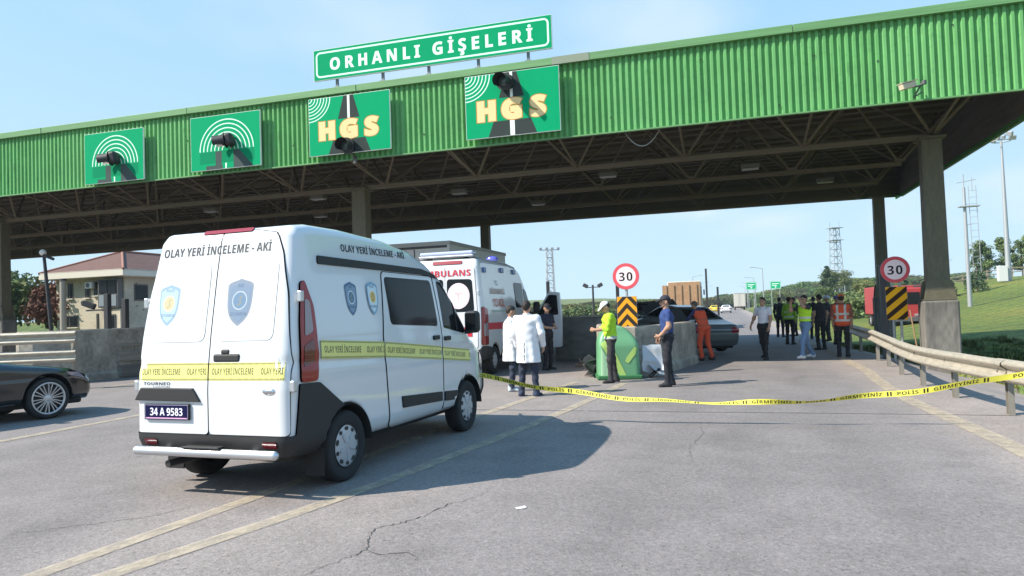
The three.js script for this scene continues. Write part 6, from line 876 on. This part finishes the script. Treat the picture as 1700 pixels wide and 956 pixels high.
{ // overhead green direction signs far down the road
  const tex = canvasTex(128, 96, (x, w, h) => { x.fillStyle = '#12a673'; x.fillRect(0, 0, w, h); x.strokeStyle = '#dff3e6'; x.lineWidth = 4; x.strokeRect(5, 5, w - 10, h - 10); x.fillStyle = '#e6f6ee'; for (const [y, l] of [[26, 84], [46, 60]]) x.fillRect(22, y, l, 9); x.beginPath(); x.moveTo(64, 84); x.lineTo(50, 66); x.lineTo(78, 66); x.fill(); });
  for (const [x, z, l] of [[4.5, -158, 'distant green direction sign beside the pale lorry'], [9.3, -159, 'distant green direction sign farther from the pale lorry']]) { const t = thing('direction_sign', l, 'road sign', [x, 0, z]); part(t, 'panel', box(2.1, 1.6, 0.1, 0, 5.2, 0), mSignBack); part(t, 'printed_face', new THREE.PlaneGeometry(2.05, 1.55).translate(0, 5.2, 0.06), print(tex)); for (const s of [-0.8, 0.8]) part(t, 'post', cyl(0.07, 0.07, 6, 8, s, 3, -0.1), mGalv); }
  for (let i = 0; i < 7; i++) { const s = i % 2 ? -1 : 1, z = -120 - i * 22, x = s > 0 ? 5.2 : -6.5, t = thing('street_lamp', 'thin grey street lamp along the motorway beyond the toll', 'street lamp', [x, 0, z], s > 0 ? 0 : Math.PI, 'street lamps along the motorway'); part(t, 'pole', cyl(0.09, 0.05, 7, 8, 0, 3.5, 0), mGalv); part(t, 'arm', bar(V(0, 7, 0), V(-1.4, 7.25, 0), 0.05), mGalv); part(t, 'lamp_head', rbox(0.6, 0.1, 0.22, 0.04, -1.6, 7.25, 0), mGalv); }
}
// ================================================================ vegetation
const leafMat = (r, g, b) => MAT(C(r, g, b), 0.8, 0, { vertexColors: true });
function crownGeo(seed, n, shape, leaf) {
  const R = rng(seed), pos = [], col = [], nor = [], q = new THREE.Quaternion(), e = new THREE.Euler(); const clumps = [...Array(shape.clumps)].map(() => shape.clump(R));
  for (let i = 0; i < n; i++) {
    const c = clumps[Math.floor(R() * clumps.length)], r = Math.cbrt(R()) * c[3], a = R() * 6.283, u = R() * 2 - 1, k = Math.sqrt(1 - u * u), x = c[0] + r * k * Math.cos(a), y = c[1] + r * u * 0.8, z = c[2] + r * k * Math.sin(a), s = leaf * (0.55 + 0.9 * R());
    q.setFromEuler(e.set(R() * 6.3, R() * 6.3, R() * 6.3)); const v = [[-s, -s * 0.5, 0], [s, -s * 0.35, 0], [s * 0.2, s * 0.8, 0]].map((p) => V(...p).applyQuaternion(q)), t = 0.65 + 0.7 * R();
    
    for (const p of v) { pos.push(x + p.x, y + p.y, z + p.z); col.push(t * (0.9 + 0.3 * hash(i, 1, seed)), t, t * 0.9); }
  }
  return geoOf(pos, null, null, null, col);
}
const SH = {
  round: { clumps: 22, clump: (R) => { const a = R() * 6.283, r = 0.32 * Math.sqrt(R()), y = 0.36 + 0.46 * R(); return [r * Math.cos(a) * (1.15 - Math.abs(y - 0.55)), y, r * Math.sin(a) * (1.15 - Math.abs(y - 0.55)), 0.10 + 0.09 * R()]; } },
  poplar: { clumps: 26, clump: (R) => { const y = 0.2 + 0.74 * R(), r = 0.17 * (1.1 - Math.abs(y - 0.45) * 1.5) * Math.sqrt(R()), a = R() * 6.283; return [r * Math.cos(a), y, r * Math.sin(a), 0.06 + 0.06 * R()]; } },
  conifer: { clumps: 44, clump: (R) => { const y = 0.08 + 0.88 * R(), r = 0.27 * (1 - y) * Math.sqrt(0.3 + 0.7 * R()), a = R() * 6.283; return [r * Math.cos(a), y, r * Math.sin(a), 0.035 + 0.08 * (1 - y)]; } },
  bush: { clumps: 14, clump: (R) => { const a = R() * 6.283, r = 0.5 * Math.sqrt(R()), y = 0.2 + 0.5 * R(); return [r * Math.cos(a), y, r * Math.sin(a), 0.2 + 0.12 * R()]; } },
};
const trunkGeo = (h, r, limbs, seed) => { const R = rng(seed), g = [bar(V(0, -0.03, 0), V(0.01, h, 0), r, r * 0.5, 7)]; for (let i = 0; i < limbs; i++) { const a = R() * 6.28, y = h * (0.5 + 0.45 * R()); g.push(bar(V(0, y, 0), V(Math.cos(a) * 0.2, y + 0.16 + 0.1 * R(), Math.sin(a) * 0.2), r * 0.45, r * 0.12, 5)); } return join(g); };
const kinds = {
  round: { crowns: [1, 2, 3].map((s) => crownGeo(s, 2600, SH.round, 0.026)), trunk: trunkGeo(0.5, 0.028, 5, 1), mats: [leafMat(0.10, 0.15, 0.045), leafMat(0.08, 0.125, 0.04), leafMat(0.13, 0.16, 0.055)] },
  poplar: { crowns: [4, 5].map((s) => crownGeo(s, 2200, SH.poplar, 0.02)), trunk: trunkGeo(0.8, 0.016, 3, 2), mats: [leafMat(0.11, 0.165, 0.055), leafMat(0.095, 0.15, 0.055)] },
  conifer: { crowns: [6, 7].map((s) => crownGeo(s, 2600, SH.conifer, 0.02)), trunk: trunkGeo(0.85, 0.018, 2, 3), mats: [leafMat(0.05, 0.095, 0.045), leafMat(0.065, 0.11, 0.06)] },
};
const mBark = MAT(C(0.11, 0.085, 0.06), 0.9);
let treeSeed = 0;
function tree(kind, label, x, z, h, wide = 1, group) {
  const K = kinds[kind], i = treeSeed++, t = thing({ round: 'broadleaf_tree', poplar: 'poplar_tree', conifer: 'conifer_tree' }[kind], label, 'tree', [x, groundY(x, z) - 0.1, z], i * 2.4, group); t.scale.set(h * wide, h, h * wide);
  part(t, 'trunk', K.trunk, mBark); part(t, 'crown', K.crowns[i % K.crowns.length], K.mats[i % K.mats.length]); return t;
}
for (const [x, z, h] of [[33.4, -114, 5.6], [34.8, -116, 5.0], [37.2, -117, 5.8], [39.0, -116, 5.4], [40.6, -118, 6.0], [42.4, -119, 5.6], [45, -119, 5.9]]) tree('poplar', 'slender green poplar in the row on top of the grassy bank', x, z, h, 1.25, 'poplars on the bank');
tree('conifer', 'small dark conifer left of the pedestal column on the verge', 17.4, -84, 4.0, 1.2); tree('conifer', 'larger dark conifer just behind the concrete pedestal column', 20.9, -84, 4.5, 1.3); tree('conifer', 'dark pointed conifer in front of the far lattice tower', 15.6, -128, 7.0, 1.1); tree('conifer', 'thin conifer beside the ladder mast', 24.2, -84, 4.4, 1.0);
tree('round', 'light green round tree behind the square post', 16.4, -98, 3.8, 1.2); tree('round', 'low leafy tree between conifer and pedestal', 18.9, -92, 2.8, 1.3); tree('round', 'round tree at the foot of the bank near the fire engine', 13.2, -110, 3.8, 1.3); tree('round', 'broad tree near the far lattice tower', 25, -190, 7.0, 1.4);
for (const [x, z, h, w] of [[-58, -44, 7.2, 1.1], [-62, -47, 8.2, 1.1], [-54.5, -47, 6.6, 1.1], [-66, -50, 8.6, 1.2], [-52, -52, 7.4, 1.1], [-57, -40, 5.6, 1.2], [-72, -48, 8, 1.2]]) tree('round', 'leafy tree in the clump left of the cream office', x, z, h, w, 'trees left of the office');
for (const [x, z, h] of [[-51, -60, 9.6], [-47, -62, 10.2], [-43, -64, 9.4], [-39, -66, 10], [-54, -60, 8.8]]) tree('conifer', 'dark conifer rising behind the red office roof', x, z, h, 1.2, 'conifers behind the office');
{ // red-leaved tree by the globe lamp
  const t = tree('round', 'reddish-brown leaved tree beside the globe lamp', -51.8, -45.5, 6.4, 0.9); t.children[1].material = leafMat(0.13, 0.05, 0.03);
}
{ // the far wood, one mass
  scene.fog = new THREE.FogExp2(0xcfe0ee, 0.0003);
  const R = rng(77), n = 300, im = new THREE.InstancedMesh(kinds.round.crowns[1], leafMat(0.10, 0.14, 0.06), n), m = new THREE.Matrix4(), q = new THREE.Quaternion();
  for (let i = 0; i < n; i++) { const t = i / n, far = R(); let x = lerp(-120, 75, t) + (R() - 0.5) * 6, z = lerp(-150, -260, sstep(-40, 40, x)) - far * 40; if (Math.abs(x - 1) < 9) { z -= 90; } const h = lerp(4.4, 7.4, sstep(-150, -300, z)) * (0.75 + 0.5 * R()); m.compose(V(x, groundY(x, z) - h * 0.28, z), q.setFromAxisAngle(V(0, 1, 0), R() * 6.3), V(h * 1.5, h, h * 1.5)); im.setMatrixAt(i, m); im.setColorAt(i, C(0.8 + 0.5 * R(), 0.8 + 0.45 * R(), 0.7 + 0.4 * R())); }
  im.name = 'far_wood'; im.userData = { kind: 'stuff', label: 'band of green woodland along the horizon', category: 'woodland' }; shade(im); scene.add(im);
  const hedge = new THREE.InstancedMesh(crownGeo(12, 1500, SH.bush, 0.07), leafMat(0.10, 0.145, 0.05), 60); for (let i = 0; i < 60; i++) { const s = i % 3 ? 1 : -1, x = s > 0 ? lerp(9, 15, R()) : lerp(-34, -9, R()), z = s > 0 ? lerp(-70, -150, i / 60) : lerp(-82, -120, R()), k = 1.2 + 1.4 * R(); m.compose(V(x, groundY(x, z) - 0.1, z), q.setFromAxisAngle(V(0, 1, 0), R() * 6.3), V(k * 1.2, k, k * 1.2)); hedge.setMatrixAt(i, m); }
  hedge.name = 'roadside_shrubs'; hedge.userData = { kind: 'stuff', label: 'loose green shrubs along the road edge', category: 'shrubs' }; shade(hedge); scene.add(hedge);
  // tall grass on the verge
  const blade = (() => { const pos = [], nor = [], Q = rng(8); for (let i = 0; i < 26; i++) { const a = Q() * 6.28, r = 0.16 * Math.sqrt(Q()), x = r * Math.cos(a), z = r * Math.sin(a), h = 0.5 + 0.5 * Q(), dx = (Q() - 0.5) * 0.25, dz = (Q() - 0.5) * 0.25, w = 0.012; pos.push(x - w, 0, z, x + w, 0, z, x + dx, h, z + dz); for (let k = 0; k < 3; k++) nor.push(dx, 0.8, 0.5); } return geoOf(pos, null, null, nor); })();
  const ng = 3800, gr = new THREE.InstancedMesh(blade, MAT(C(0.16, 0.2, 0.055), 0.8), ng); for (let i = 0; i < ng; i++) { let x, z, tall; if (i < 99999) { z = -9 - 24 * R(); x = lerp(5.35, 4.3, sstep(-18, -26, z)) + 6 * R() ** 1.4; tall = 0.16 + 0.34 * R() * sstep(0.4, 0.7, fbm(x * 0.5, z * 0.5, 3, 2)); } else { x = 6 + 34 * R(); z = -30 - 60 * R(); tall = 0.25 + 0.5 * R(); } m.compose(V(x, groundY(x, z) - 0.02, z), q.setFromAxisAngle(V(0, 1, 0), R() * 6.3), V(1.2, tall, 1.2)); gr.setMatrixAt(i, m); gr.setColorAt(i, R() < 0.3 ? C(1.9, 1.5, 1.2) : C(0.8 + 0.5 * R(), 0.9 + 0.3 * R(), 0.9)); }
  gr.name = 'verge_grass'; gr.userData = { kind: 'stuff', label: 'tall rough grass on the verge and bank', category: 'grass' }; shade(gr); scene.add(gr);
}
{ // paddock fence on the bank
  const t = thing('paddock_fence', 'low wooden fence along the foot of the poplars', 'fence'), mWood = MAT(C(0.32, 0.26, 0.19), 0.9), pts = []; for (let i = 0; i < 12; i++) { const x = 27.5 + i * 1.5, z = -106 - i * 0.3; pts.push(V(x, groundY(x, z), z)); }
  pts.forEach((p, i) => { part(t, 'fence_post', box(0.16, 1.3, 0.16, p.x, p.y + 0.6, p.z), mWood); if (i) for (const y of [0.6, 1.1]) part(t, 'fence_rail', beam(pts[i - 1].clone().add(V(0, y, 0.1)), p.clone().add(V(0, y, 0.1)), 0.06, 0.12), mWood); });
}
renderer.render(scene, camera);
